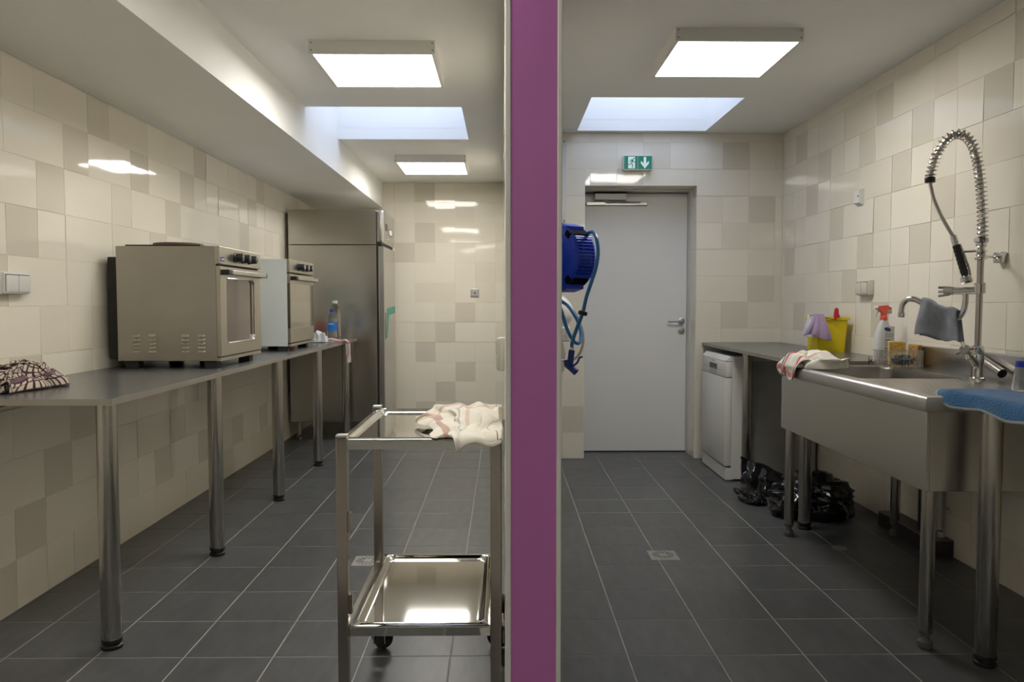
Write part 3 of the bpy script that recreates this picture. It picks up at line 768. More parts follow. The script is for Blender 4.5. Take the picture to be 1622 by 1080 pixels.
rt = thing('storage_tin', (-1.72, 6.2, ZT), 'red tin hidden behind the white oven, mirrored in the refrigerator', 'tin')
B().lathe([(0.058, 0), (0.06, 0.004), (0.06, 0.125)], Matrix.Translation((-1.72, 6.2, ZT)), 28).build('body', 'redtin', rt, True)
B().lathe([(0.062, 0.118), (0.062, 0.134), (0.058, 0.138), (0, 0.138)], Matrix.Translation((-1.72, 6.2, ZT)), 28).build('lid', 'redtin', rt, True)

# ---- checked cloth at the near end
ck = cloth_mat('checked_cloth', (0.56, 0.47, 0.38), [(0, 0.040, 0.0, 0.011, (0.035, 0.012, 0.018)), (1, 0.036, 0.0, 0.012, (0.035, 0.012, 0.018)), (0, 0, 0.90, 0.04, (0.16, 0.085, 0.12)), (0, 0.040, 0.0, 0.009, (0.035, 0.012, 0.018))])
o = sheet('tea_towel', heap(-1.755, 2.79, ZT, 0.25, 0.52, 0.088, 5.1, rot=R(-4), fold=0.26, fine=0.8, power=0.45), 64, 64, ck, loc=(-1.76, 2.8, ZT))
tag(o, 'crumpled tea towel with dark checks on the near end of the left worktop', 'towel')

# ---- switches and sockets
def switch(name, wallaxis, base, w, h, label, gangs=2, vertical=False, depth=0.035, group='surface-mounted light switches', mname='whiteplastic'):
    """wallaxis: '+x' faces +X etc.; base = centre on the wall"""
    t = thing(name, base, label, 'switch', group)
    rot = {'+x': 90, '-x': -90, '-y': 0}[wallaxis]
    MT = Matrix.Translation(base) @ Matrix.Rotation(R(rot), 4, 'Z')     # local: face looks to -Y
    B().box(-w / 2, w / 2, -depth * 0.7, 0, -h / 2, h / 2, 0.004, mtx=MT).build('housing', mname, t, True)
    fp = B().box(-w / 2 + 0.003, w / 2 - 0.003, -depth, -depth * 0.65, -h / 2 + 0.003, h / 2 - 0.003, 0.004, mtx=MT).build('face_plate', mname, t, True)
    for g in range(gangs):
        if vertical:
            gh = (h - 0.02) / gangs; a0, a1, c0, c1 = -w / 2 + 0.01, w / 2 - 0.01, -h / 2 + 0.01 + g * gh + 0.002, -h / 2 + 0.01 + (g + 1) * gh - 0.002
        else:
            gw = (w - 0.014) / gangs; a0, a1, c0, c1 = -w / 2 + 0.007 + g * gw + 0.002, -w / 2 + 0.007 + (g + 1) * gw - 0.002, -h / 2 + 0.011, h / 2 - 0.011
        B().box(a0 - 0.0015, a1 + 0.0015, -depth - 0.0006, -depth + 0.002, c0 - 0.0015, c1 + 0.0015, mtx=MT).build('rocker_gap', 'darkgap', fp)
        B().box(a0, a1, -depth - 0.005, -depth + 0.002, c0, c1, 0.002, mtx=MT @ Matrix.Rotation(R(2.5), 4, 'X')).build('rocker', mname, fp, True)
    return t
switch('light_switch', '+x', (XL, 3.0, 1.262), 0.165, 0.085, 'white double light switch on the left wall above the checked cloth')
switch('light_switch', '-x', (XR, 4.50, 1.273), 0.165, 0.088, 'white double light switch on the right wall above the spray bottle', mname='cream_plastic')
switch('light_switch', '-x', (PX0 + 0.002, 3.52, 0.957), 0.08, 0.15, 'white switch box on the purple-ended partition above the trolley', gangs=2, vertical=True, mname='cream_plastic')
t = thing('wall_socket', (-0.288, YBL, 1.283), 'small grey square socket on the back wall near the partition', 'socket')
B().box(-0.331, -0.245, YBL - 0.008, YBL, 1.24, 1.326, 0.003).build('plate', 'alu', t)
B().box(-0.318, -0.258, YBL - 0.02, YBL - 0.007, 1.254, 1.314, 0.004).build('cover', 'galv', t)
B().cyl((-0.288, YBL - 0.024, 1.283), (-0.288, YBL - 0.018, 1.283), 0.009, seg=12).build('key_switch', 'darkgap', t)
t = thing('wall_sensor', (XR, 4.605, 1.80), 'tiny white sensor box high on the right wall', 'sensor')
B().poly([(XR, 4.57, 1.755), (XR - 0.028, 4.57, 1.772), (XR - 0.028, 4.57, 1.845), (XR, 4.57, 1.852)], (0, 0.07, 0)).build('housing', 'whiteplastic', t)
B().cyl((XR - 0.0275, 4.585, 1.81), (XR - 0.030, 4.585, 1.81), 0.005, seg=10).build('indicator', 'darkgap', t)

# ---- floor drains
def drain(x, y, label):
    t = thing('floor_drain', (x, y, 0), label, 'drain', 'square floor drains')
    s = 0.066
    B().box(x - s, x + s, y - s, y + s, -0.004, 0.0015, 0.0008).build('plate', 'drain', t)
    b = B(); b.lathe([(0.055, 0.001), (0.057, 0.003), (0.052, 0.0035), (0, 0.0030)], Matrix.Translation((x, y, 0)), 36)
    g = b.build('grate', 'drain', t, True)
    b = B()
    for rr, n in ((0.026, 8), (0.036, 12), (0.046, 16)):
        for k in range(n):
            an = 2 * PI * (k + 0.5 * (n == 12)) / n
            b.cyl((x + rr * math.cos(an), y + rr * math.sin(an), 0.0028), (x + rr * math.cos(an), y + rr * math.sin(an), 0.0040), 0.0042, seg=8)
    b.build('hole_pattern', 'darkgap', g)
drain(0.751, 3.62, 'square steel floor drain in the middle of the right bay')
drain(-0.625, 3.555, 'square steel floor drain behind the trolley leg')
B().lathe([(0.034, 0), (0.034, 0.002), (0.03, 0.0028), (0, 0.003)], Matrix.Translation((1.63, 3.72, 0)), 28).solo('floor_plug', 'drain', (1.63, 3.72, 0), 'small round cleanout cap in the floor under the sink', 'drain cap')

# ---- trolley
TX0, TX1, TY0, TY1, TZ, TS = -0.432, -0.006, 2.0, 2.60, 0.837, 0.345
t = thing('serving_trolley', ((TX0 + TX1) / 2, (TY0 + TY1) / 2, 0), 'stainless two-tier trolley standing beside the purple partition end', 'trolley')
lw = 0.028
for lx in (TX0, TX1 - lw):
    for ly in (TY0, TY1 - lw):
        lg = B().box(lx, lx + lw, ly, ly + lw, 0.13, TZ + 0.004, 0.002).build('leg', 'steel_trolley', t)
        B().box(lx - 0.0005, lx + lw + 0.0005, ly - 0.0005, ly + lw + 0.0005, TZ + 0.004, TZ + 0.012, 0.002).build('end_cap', 'alu', lg)
        # castor
        cs = B(); cx_, cy_ = lx + lw / 2, ly + lw / 2
        back = 0.05 if ly > 2.3 else -0.01
        cs.cyl((cx_, cy_, 0.11), (cx_, cy_, 0.135), 0.016, seg=14)
        cs.box(cx_ - 0.02, cx_ + 0.02, cy_ - 0.02, cy_ + 0.03 + back, 0.103, 0.111, 0.002)
        cs.box(cx_ - 0.021, cx_ - 0.017, cy_ - 0.01, cy_ + 0.02 + back, 0.045, 0.105).box(cx_ + 0.017, cx_ + 0.021, cy_ - 0.01, cy_ + 0.02 + back, 0.045, 0.105)
        cs = cs.build('castor', 'steel_tube', lg)
        wa = 62 if ly > 2.3 else 8
        B().lathe([(0.024, -0.012), (0.038, -0.010), (0.040, -0.004), (0.040, 0.004), (0.038, 0.010), (0.024, 0.012)], Matrix.Translation((cx_, cy_ + back + 0.01, 0.0405)) @ Matrix.Rotation(R(wa), 4, 'Z') @ Matrix.Rotation(R(90), 4, 'Y'), 24).build('castor_wheel', 'blackrub', lg, True)
def tray(x0, x1, y0, y1, z, name):
    """pressed sheet with rounded rim and sunk middle"""
    def rr(ins, rad, zz, n=6):
        a0, a1, c0, c1 = x0 + ins, x1 - ins, y0 + ins, y1 - ins; pts = []
        for (cx__, cy__, an0) in ((a1 - rad, c1 - rad, 0), (a0 + rad, c1 - rad, 90), (a0 + rad, c0 + rad, 180), (a1 - rad, c0 + rad, 270)):
            for k in range(n + 1):
                an = R(an0 + 90 * k / n); pts.append((cx__ + rad * math.cos(an), cy__ + rad * math.sin(an), zz))
        return pts
    b = B(); bm = b.bm
    prof = [(0.0, 0.004, z - 0.026), (0.0, 0.004, z - 0.004), (0.002, 0.004, z - 0.001), (0.004, 0.004, z), (0.012, 0.014, z), (0.016, 0.018, z + 0.003), (0.020, 0.020, z + 0.003), (0.024, 0.022, z), (0.029, 0.024, z - 0.006), (0.033, 0.026, z - 0.008), (0.037, 0.028, z - 0.0085), (0.041, 0.03, z - 0.0085), (0.06, 0.03, z - 0.0085)]
    rings = [[bm.verts.new(p) for p in rr(*q)] for q in prof]
    for a, c in zip(rings, rings[1:]):
        for k in range(len(a)):
            k2 = (k + 1) % len(a); bm.faces.new((a[k], a[k2], c[k2], c[k]))
    bm.faces.new(rings[-1]); bm.faces.new(list(reversed(rings[0])))
    return b.build(name, 'steel_shelf', t, True, 28)
tray(TX0 + 0.006, TX1 - 0.006, TY0 + 0.004, TY1 - 0.004, TZ, 'top_shelf')
tray(TX0 + 0.026, TX1 - 0.026, TY0 + 0.006, TY1 - 0.004, TS, 'lower_shelf')
for zz in (0.62, 0.405):
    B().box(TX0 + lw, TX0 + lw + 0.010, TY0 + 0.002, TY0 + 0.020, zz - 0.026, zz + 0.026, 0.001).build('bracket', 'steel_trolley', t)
# side rails under the trays
for xx in (TX0 + 0.004, TX1 - 0.024):
    for zz in (TZ - 0.03, TS - 0.03):
        B().box(xx, xx + 0.02, TY0 + lw, TY1 - lw, zz - 0.008, zz + 0.012, 0.001).build('side_rail', 'steel_tube', t)

bmp = thing('wall_bumper', (PX0, 2.93, 0), 'small black rubber stop at the foot of the partition behind the trolley', 'stop')
B().lathe([(0.034, 0.0), (0.036, 0.006), (0.034, 0.016), (0.02, 0.020), (0, 0.020)], Matrix.Translation((PX0 + 0.002, 2.93, 0.042)) @ Matrix.Rotation(R(-90), 4, 'Y'), 24).build('pad', 'blackrub', bmp, True)
# cloth on the trolley: heaped on the tray, a little of it over the front rim
def clampx(fn, xmax):
    def g(u, v):
        p = fn(u, v); return (min(p[0], xmax - 0.004 * abs(math.sin(v * 9))), p[1], p[2])
    return g
trolley_cloth = clampx(hang_over(heap(-0.105, 2.17, TZ, 0.30, 0.45, 0.058, 4.2, rot=R(8), fold=0.20, fine=0.5, skew=(0.35, 0.35)), 1, TY0 - 0.004, -1, TZ, 0.010), -0.002)
tcm = cloth_mat('cream_striped_towel', (0.70, 0.665, 0.585), [(0, 0, 0.40, 0.018, (0.46, 0.42, 0.47)), (0, 0, 0.46, 0.03, (0.62, 0.50, 0.42)), (0, 0, 0.10, 0.05, (0.46, 0.32, 0.26)), (0, 0, 0.80, 0.005, (0.14, 0.13, 0.12)), (1, 0, 0.88, 0.005, (0.14, 0.13, 0.12)), (1, 0, 0.66, 0.03, (0.55, 0.42, 0.34))])
o = sheet('tea_towel', trolley_cloth, 44, 44, tcm, loc=(-0.11, 2.15, TZ))
tag(o, 'cream striped tea towel draped over the trolley corner by the partition', 'towel')

# ================================================================== RIGHT BAY
ZW = 0.888
t2 = table('work_table', 1.505, XR - 0.004, 3.992, YBR - 0.006, ZW, [(1.585, 4.05), (1.601, 5.095)], 'grey worktop over the dishwasher under the yellow bucket', front=False)
t3 = table('work_table', 1.505, XR - 0.004, 0.9, 2.575, ZW, [(1.584, 2.501), (1.584, 1.05), (2.03, 1.05)], 'grey worktop under the blue towel in the near right corner', front=False)

# ---- dishwasher
DWX, DY0, DY1 = 1.468, 5.142, 5.748
d = thing('dishwasher', (1.78, (DY0 + DY1) / 2, 0), 'white front-loading dishwasher under the far right worktop', 'dishwasher')
B().box(DWX + 0.14, 2.08, DY0 + 0.004, DY1 - 0.004, 0.02, 0.80, 0.002).build('side_panel', 'galv', d)
B().box(DWX + 0.045, DWX + 0.141, DY0, DY1, 0.012, 0.80, 0.002).build('body', 'whiteplastic', d)
B().poly([(DWX + 0.004, DY0 - 0.002, 0.800), (DWX + 0.004, DY0 - 0.002, 0.803), (DWX + 0.03, DY0 - 0.002, 0.832), (2.08, DY0 - 0.002, 0.832), (2.08, DY0 - 0.002, 0.800)], (0, DY1 - DY0 + 0.004, 0)).build('lid', 'whiteplastic', d)
cp = B().box(DWX, DWX + 0.044, DY0, DY1, 0.692, 0.798, 0.005).build('control_panel', 'whiteplastic', d, True)
B().box(DWX - 0.001, DWX + 0.006, DY0 + 0.20, DY0 + 0.40, 0.725, 0.772, 0.006).build('handle_recess', 'black', cp)
B().box(DWX - 0.002, DWX + 0.001, DY0 + 0.22, DY0 + 0.38, 0.700, 0.726).build('grip', 'alu', cp)
B().box(DWX - 0.0012, DWX + 0.001, DY0 + 0.26, DY0 + 0.34, 0.782, 0.789).build('maker_mark', 'galv', cp)
B().box(DWX - 0.0012, DWX + 0.001, DY0 + 0.05, DY0 + 0.56, 0.7355, 0.7375).build('groove', 'galv', cp)
B().box(DWX, DWX + 0.044, DY0 + 0.002, DY1 - 0.002, 0.10, 0.690, 0.004).build('door', 'whiteplastic', d, True)
B().box(DWX + 0.03, DWX + 0.05, DY0 + 0.004, DY1 - 0.004, 0.086, 0.104).build('shadow_gap', 'darkgap', d)
B().box(DWX + 0.008, DWX + 0.06, DY0 + 0.002, DY1 - 0.002, 0.006, 0.088, 0.002).build('toe_kick', 'whiteplastic', d)
B().box(DWX + 0.02, 2.06, DY0 + 0.02, DY1 - 0.02, 0.0, 0.02).build('base', 'blackrub', d)

# ---- sink unit
SX0, SX1, SY0, SY1, SZ = 1.425, XR - 0.006, 2.60, 3.982, 0.875
s = thing('sink_unit', ((SX0 + SX1) / 2, (SY0 + SY1) / 2, 0), 'freestanding stainless sink with drainboard on four legs', 'sink')
# top deck as a ring around the basin plus drainboard
BX0, BX1, BY0, BY1, BZ = 1.50, 1.92, 3.255, 3.865, 0.62
tk = B()
tk.box(SX0 + 0.012, SX1, SY0 + 0.012, BY0, SZ - 0.012, SZ - 0.004).box(SX0 + 0.012, SX1, BY1, SY1 - 0.004, SZ - 0.012, SZ - 0.004)
tk.box(SX0 + 0.012, BX0, BY0, BY1, SZ - 0.012, SZ - 0.004).box(BX1, SX1, BY0, BY1, SZ - 0.012, SZ - 0.004)
deck = tk.build('deck', 'steel', s)
# rolled front and end rims
prof = [(0.014, SZ - 0.052), (0.001, SZ - 0.052), (0.0, SZ - 0.050), (0.0, SZ - 0.024), (0.003, SZ - 0.012), (0.010, SZ - 0.003), (0.020, SZ), (0.034, SZ), (0.040, SZ - 0.006)]
rm = B(); bm = rm.bm; rows = []
path = [((SX0 - 0.012, SY1), (1, 0)), ((SX0 - 0.012, SY0 - 0.012), (1, 1)), ((SX1, SY0 - 0.012), (0, 1))]
for (px_, py_), (dx_, dy_) in path:
    rows.append([bm.verts.new((px_ + o_ * dx_, py_ + o_ * dy_, z_)) for o_, z_ in prof])
for a, c in zip(rows, rows[1:]):
    for k in range(len(prof) - 1): bm.faces.new((a[k], a[k + 1], c[k + 1], c[k]))
rimo = rm.build('rim', 'steel_rim', s, True, 60)
# basin: four sloping walls and floor with drain
bn = B(); bm = bn.bm
def rrect(x0, x1, y0, y1, rad, z, n=5):
    pts = []
    for (cx__, cy__, an0) in ((x1 - rad, y1 - rad, 0), (x0 + rad, y1 - rad, 90), (x0 + rad, y0 + rad, 180), (x1 - rad, y0 + rad, 270)):
        for k in range(n + 1):
            an = R(an0 + 90 * k / n); pts.append(bm.verts.new((cx__ + rad * math.cos(an), cy__ + rad * math.sin(an), z)))
    return pts
rg = [rrect(BX0 - 0.012, BX1 + 0.012, BY0 - 0.012, BY1 + 0.012, 0.06, SZ - 0.0035), rrect(BX0, BX1, BY0, BY1, 0.05, SZ - 0.006), rrect(BX0 + 0.004, BX1 - 0.004, BY0 + 0.004, BY1 - 0.004, 0.05, SZ - 0.02), rrect(BX0 + 0.008, BX1 - 0.008, BY0 + 0.008, BY1 - 0.008, 0.05, BZ + 0.03), rrect(BX0 + 0.03, BX1 - 0.03, BY0 + 0.03, BY1 - 0.03, 0.04, BZ), rrect(BX0 + 0.036, BX1 - 0.036, BY0 + 0.036, BY1 - 0.036, 0.04, BZ), rrect(BX0 + 0.06, BX1 - 0.06, BY0 + 0.06, BY1 - 0.06, 0.04, BZ)]
for a, c in zip(rg, rg[1:]):
    for k in range(len(a)):
        k2 = (k + 1) % len(a); bm.faces.new((a[k], a[k2], c[k2], c[k]))
bm.faces.new(rg[-1])
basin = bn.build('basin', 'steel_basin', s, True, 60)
B().lathe([(0.045, BZ + 0.002), (0.045, BZ + 0.004), (0.03, BZ + 0.002), (0, BZ + 0.001)], Matrix.Translation((1.71, 3.56, 0)), 24).build('waste', 'chrome', basin, True)
# raised ribs of the drainboard
rb = B()
for a_ in range(17):
    for c_ in range(15):
        x_, y_ = 1.52 + a_ * 0.024 + (c_ % 2) * 0.012, 2.80 + c_ * 0.029
        rb.lathe([(0.008, SZ - 0.0043), (0.005, SZ - 0.0036), (0, SZ - 0.0033)], Matrix.Translation((x_, y_, 0)), 6, cap=False)
rbo = rb.build('drainboard_studs', 'steel', s, True, 80); rbo['kind'] = 'stuff'
# aprons
B().box(SX0, SX0 + 0.014, SY0, SY1 - 0.006, 0.55, SZ - 0.045, 0.0015).build('front_apron', 'steel', s)
B().box(SX0 + 0.014, SX1, SY0, SY0 + 0.014, 0.55, SZ - 0.045, 0.0015).build('end_apron', 'steel', s)
B().box(SX0 + 0.014, SX1, SY1 - 0.02, SY1 - 0.006, 0.55, SZ - 0.045, 0.0015).build('end_apron', 'steel', s)
B().box(SX1 - 0.022, SX1, SY0, SY1 - 0.002, SZ - 0.01, 0.975, 0.006, 3).build('backsplash', 'steel', s, True)
for lx, ly in ((1.456, 2.632), (1.456, 3.925), (2.0, 3.925), (2.03, 2.632)):
    lg = B().lathe([(0.022, 0.060), (0.0235, 0.064), (0.0235, 0.60)], Matrix.Translation((lx, ly, 0)), 20).build('leg', 'steel_leg', s, True)
    B().lathe([(0.020, 0), (0.0245, 0.003), (0.0245, 0.022), (0.015, 0.032), (0.013, 0.036), (0.0135, 0.045), (0.021, 0.050), (0.0225, 0.062)], Matrix.Translation((lx, ly, 0)), 18).build('foot', 'footgrey', lg, True)

# ---- pre-rinse tap
FB = Vector((1.948, 3.186, SZ))
f = thing('pre_rinse_tap', tuple(FB), 'tall chrome pre-rinse tap with spring hose rising behind the sink', 'tap')
def V3(x, y, z): return (x, y, z)
b = B(); b.lathe([(0.030, -0.004), (0.030, 0.004), (0.024, 0.008), (0.022, 0.05), (0.025, 0.055), (0.025, 0.13), (0.018, 0.138), (0.015, 0.14)], Matrix.Translation(FB), 24)
body = b.build('base_valve', 'chrome', f, True)
B().tube([FB + Vector((0, 0, 0.05)), FB + Vector((-0.045, -0.035, 0.085)), FB + Vector((-0.07, -0.052, 0.105))], 0.016, 12).build('valve_arm', 'chrome', body, True)
hk = B(); hp_ = FB + Vector((-0.078, -0.058, 0.112))
hk.cyl(hp_, hp_ + Vector((-0.022, -0.016, 0.016)), 0.019, 0.019, 14)
for an in (20, 110, 200, 290):
    dv = Vector((0.55 * math.cos(R(an)), -0.7 * math.cos(R(an)), math.sin(R(an)))).normalized()
    hk.cyl(hp_ + Vector((-0.014, -0.010, 0.010)), hp_ + Vector((-0.014, -0.010, 0.010)) + dv * 0.036, 0.006, 0.008, 10)
hk.build('cross_handle', 'chrome', body, True)
colm = B().cyl(FB + Vector((0, 0, 0.12)), (FB.x + 0.002, FB.y, 1.425), 0.0125, seg=18).build('riser_pipe', 'steel_tube', f, True)
for zz, hh, rr in ((1.225, 0.045, 0.021), (1.362, 0.012, 0.022), (1.378, 0.012, 0.018), (1.392, 0.012, 0.022), (1.415, 0.02, 0.020), (1.432, 0.022, 0.027)):
    B().lathe([(rr * 0.8, 0), (rr, 0.003), (rr, hh - 0.003), (rr * 0.8, hh)], Matrix.Translation((FB.x + 0.002, FB.y, zz)), 8 if rr > 0.026 else 18).build('collar', 'chrome', colm, True)
# wall bracket
wbk = B().tube([(FB.x + 0.015, FB.y + 0.01, 1.378), (XR - 0.02, 3.275, 1.378)], 0.006, 10).build('wall_arm', 'chrome', f, True)
B().box(XR - 0.03, XR, 3.25, 3.302, 1.355, 1.402, 0.006, 3).build('wall_plate', 'chrome', wbk, True)
# inner hose and spring
hose = catmull([(1.952, 3.181, 1.43), (1.9515, 3.181, 1.50), (1.948, 3.186, 1.60), (1.942, 3.193, 1.70), (1.929, 3.21, 1.805), (1.912, 3.233, 1.862), (1.892, 3.26, 1.887), (1.872, 3.287, 1.884), (1.855, 3.31, 1.862), (1.840, 3.33, 1.822), (1.830, 3.343, 1.772), (1.823, 3.352, 1.722)], 8)
ih = B().tube(hose, 0.0095, 10).build('inner_hose', 'hosesteel', f, True)
sp = []; turns = 40; NS = turns * 12
L_ = [0.0]
for a, c in zip(hose, hose[1:]): L_.append(L_[-1] + (c - a).length)
import bisect
side = Vector((0.8, 0.6, 0))
for k in range(NS + 1):
    dd_ = L_[-1] * k / NS; i = min(max(bisect.bisect_left(L_, dd_), 1), len(L_) - 1)
    tt = (dd_ - L_[i - 1]) / (L_[i] - L_[i - 1]); p = hose[i - 1].lerp(hose[i], tt); tg = (hose[i] - hose[i - 1]).normalized()
    n1 = side; n2 = tg.cross(n1).normalized(); an = 2 * PI * turns * k / NS
    sp.append(p + (n1 * math.cos(an) + n2 * math.sin(an)) * 0.0195)
B().tube(sp, 0.0030, 5).build('spring', 'steel_tube', f, True, 60)
B().lathe([(0.019, 0), (0.021, 0.004), (0.021, 0.020), (0.019, 0.024)], Matrix.Translation((1.823, 3.352, 1.70)), 18).build('hose_collar', 'black', f, True)
hose2 = catmull([(1.823, 3.352, 1.705), (1.826, 3.348, 1.68), (1.834, 3.338, 1.63), (1.852, 3.314, 1.56), (1.871, 3.288, 1.50), (1.884, 3.27, 1.462)], 7)
B().tube(hose2, 0.0075, 10).build('spray_hose', 'hosesteel', f, True)
gt, gb = Vector((1.884, 3.27, 1.464)), Vector((1.920, 3.223, 1.272))
ax = (gb - gt).normalized()
B().cyl(gt - ax * 0.005, gt + ax * 0.038, 0.012, 0.014, 16).build('hose_nut', 'chrome', f, True)
q = ax.to_track_quat('Z', 'Y').to_matrix().to_4x4(); q.translation = gt + ax * 0.036
pr_ = [(0.013, 0)]
for k in range(7): pr_ += [(0.0165, 0.008 + k * 0.018), (0.0145, 0.017 + k * 0.018)]
pr_ += [(0.014, 0.14)]
sg = B().lathe(pr_, q, 18).build('spray_grip', 'black', f, True, 60)
off = Vector((0.016, 0.004, 0.004))
B().tube([gt + ax * 0.036 + off * 1.2, gt + ax * 0.09 + off * 1.55, gt + ax * 0.15 + off * 1.7, gt + ax * 0.195 + off * 1.3], 0.0045, 8).build('lever', 'chrome', sg, True)
q2 = q.copy(); q2.translation = gt + ax * 0.172
B().lathe([(0.015, 0), (0.022, 0.006), (0.024, 0.026), (0.018, 0.034), (0, 0.034)], q2, 18).build('spray_head', 'chrome', sg, True)
B().tube([(FB.x, FB.y, 1.40), (1.91, 3.235, 1.40), (1.903, 3.245, 1.392), (1.902, 3.247, 1.385)], 0.005, 8).build('rest_hook', 'chrome', f, True)
# horizontal valve and swivel spout
dirv = Vector((-0.6, 0.8, 0))
va = B().cyl(Vector((FB.x, FB.y, 1.238)), Vector((FB.x, FB.y, 1.238)) + dirv * 0.10, 0.0155, seg=16).build('valve_tube', 'chrome', f, True)
e = Vector((FB.x, FB.y, 1.238)) + dirv * 0.098
lv = B(); lv.cyl(e, e + dirv * 0.04, 0.018, 0.014, 10)
for dz in (-0.014, 0.0, 0.014): lv.cyl(e + dirv * 0.015 + Vector((0, 0, dz)), e + dirv * 0.062 + Vector((0, 0, dz * 1.3 - 0.003)), 0.0055, 0.006, 8)
lv.build('cross_handle', 'chrome', va, True)
spout = catmull([(1.917, 3.228, 1.236), (1.917, 3.228, 1.19), (1.911, 3.236, 1.147), (1.896, 3.256, 1.122), (1.868, 3.292, 1.134), (1.835, 3.335, 1.166), (1.805, 3.376, 1.194), (1.79, 3.396, 1.204), (1.775, 3.416, 1.203), (1.764, 3.431, 1.188), (1.759, 3.438, 1.160), (1.759, 3.438, 1.132)], 6)
so = B().tube(spout, 0.0125, 14).build('spout', 'chrome', f, True)
B().lathe([(0.0145, 0), (0.0145, 0.018), (0.0125, 0.022)], Matrix.Translation((1.759, 3.438, 1.124)), 16).build('aerator', 'steel_tube', so, True)

# ---- cloth over the spout
def spout_cloth(u, v):
    # u along the spout, v around it from front hem over the top to the back hem
    p0, p1 = Vector((1.812, 3.366, 1.205)), Vector((1.902, 3.248, 1.150))
    top = p0.lerp(p1, u); n = Vector((-0.8, -0.6, 0))          # towards the viewer
    a = (v - 0.5) * 2
    dr_ = abs(a); front = a < 0
    ln = (0.148 - 0.02 * u) if front else (0.165 - 0.035 * u)
    hang = max(0.0, dr_ - 0.10) / 0.90 * ln
    w = 0.017 + 0.008 * hang / 0.1
    spread = (u - 0.5) * 0.028 * (hang / 0.1)
    al = (p1 - p0).normalized(); al.z = 0
    x = top + n * (w * (1 if front else -1) * min(1, dr_ / 0.10)) + al * spread
    x.z = top.z + 0.0 - hang + (0.0 if dr_ > 0.1 else 0.004 * (1 - dr_ / 0.1))
    x += n * (0.010 * math.sin(u * 7.5 + (0 if front else 2)) * min(1, hang / 0.08)) + Vector((0, 0, 0.006 * math.sin(u * 9 + a)))
    x += Vector((nz(u * 4, v * 4, 2) * 0.006, 0, nz(u * 5, v * 3, 6) * 0.005))
    return tuple(x)
o = sheet('dish_cloth', spout_cloth, 26, 40, cloth_mat('grey_blue_cloth', (0.26, 0.275, 0.32), [], weave=0.5, tone=0.12), loc=(1.857, 3.307, 1.03), thick=0.004)
tag(o, 'grey-blue dish cloth hung over the tap spout', 'cloth')

# ---- standpipe tube
tb = thing('standpipe', (2.03, 3.25, SZ), 'loose steel overflow tube leaning on the sink backsplash', 'pipe')
p0, p1 = Vector((2.040, 3.165, 0.8985)), Vector((2.040, 3.42, 0.985))
B().cyl(p0, p1, 0.0195, seg=24, cap=False).build('tube', 'steel_tube', tb, True)
ax_ = (p1 - p0).normalized()
B().cyl(p0 + ax_ * 0.004, p1 - ax_ * 0.004, 0.0175, seg=24).build('bore', 'darkgap', tb, True)

# ---- blue towel on the near worktop and sink end
def blue_towel(u, v):
    # u: from hanging left edge (0) to right (1); v: far (0) to near (1)
    y = 2.715 - v * 0.95
    hx = 1.500
    s_ = u * 0.56 - 0.055 + 0.10 * max(0, 1 - v * 5) ** 2 + 0.012 * nz(u * 3, v * 5, 2)
    zt = ZW + 0.008 if y < 2.60 else ZW + 0.008 - 0.010 * min(1, (y - 2.60) / 0.06)
    zt += 0.004 * nz(u * 8, v * 12, 1)
    if s_ < 0:
        d_ = -s_
        return (hx - 0.010 - 0.006 * math.sin(v * 16) - 0.25 * d_, y, zt - d_ * 0.9 - 0.004 + 0.004 * math.sin(v * 22))
    return (hx - 0.010 + s_, y, zt)
o = sheet('bath_towel', blue_towel, 36, 50, cloth_mat('blue_terry', (0.035, 0.155, 0.36), [(0, 0, 0.0, 0.034, (0.46, 0.50, 0.50)), (1, 0, 0.0, 0.02, (0.12, 0.24, 0.42))], fuzz=0.8, tone=0.22), loc=(1.76, 2.3, ZW), thick=0.006)
tag(o, 'blue terry towel spread over the near right worktop edge', 'towel')
g = thing('drinking_glass', (1.708, 2.53, ZW + 0.013), 'upturned clear tumbler with blue base on the blue towel', 'glass')
MT = Matrix.Translation((1.708, 2.53, ZW + 0.013))
B().lathe([(0.041, 0.0), (0.042, 0.002), (0.030, 0.080), (0.027, 0.084), (0.0275, 0.078), (0.0385, 0.003), (0.041, 0.0)], MT, 28, cap=False).build('body', 'clear', g, True)
B().lathe([(0.0305, 0.078), (0.031, 0.082), (0.029, 0.096), (0.026, 0.098), (0, 0.097)], MT, 28).build('base_ring', 'capblue', g, True)

# ---- towel on the far rim of the sink
rim_towel = hang_over(heap(1.535, 3.795, SZ - 0.002, 0.36, 0.30, 0.085, 6.6, rot=R(-8), fold=0.22, fine=0.4), 0, SX0 - 0.013, -1, SZ, 0.010, 1.3)
rtm = cloth_mat('white_red_towel', (0.66, 0.635, 0.57), [(1, 0, 0.80, 0.05, (0.03, 0.04, 0.10)), (1, 0, 0.72, 0.06, (0.45, 0.05, 0.07)), (0, 0, 0.90, 0.07, (0.50, 0.07, 0.05)), (1, 0, 0.30, 0.04, (0.48, 0.12, 0.07)), (0, 0, 0.05, 0.05, (0.45, 0.08, 0.07))])
o = sheet('dish_towel', rim_towel, 40, 40, rtm, loc=(1.53, 3.82, SZ))
tag(o, 'white dish towel with red and navy stripes on the far sink rim', 'towel')

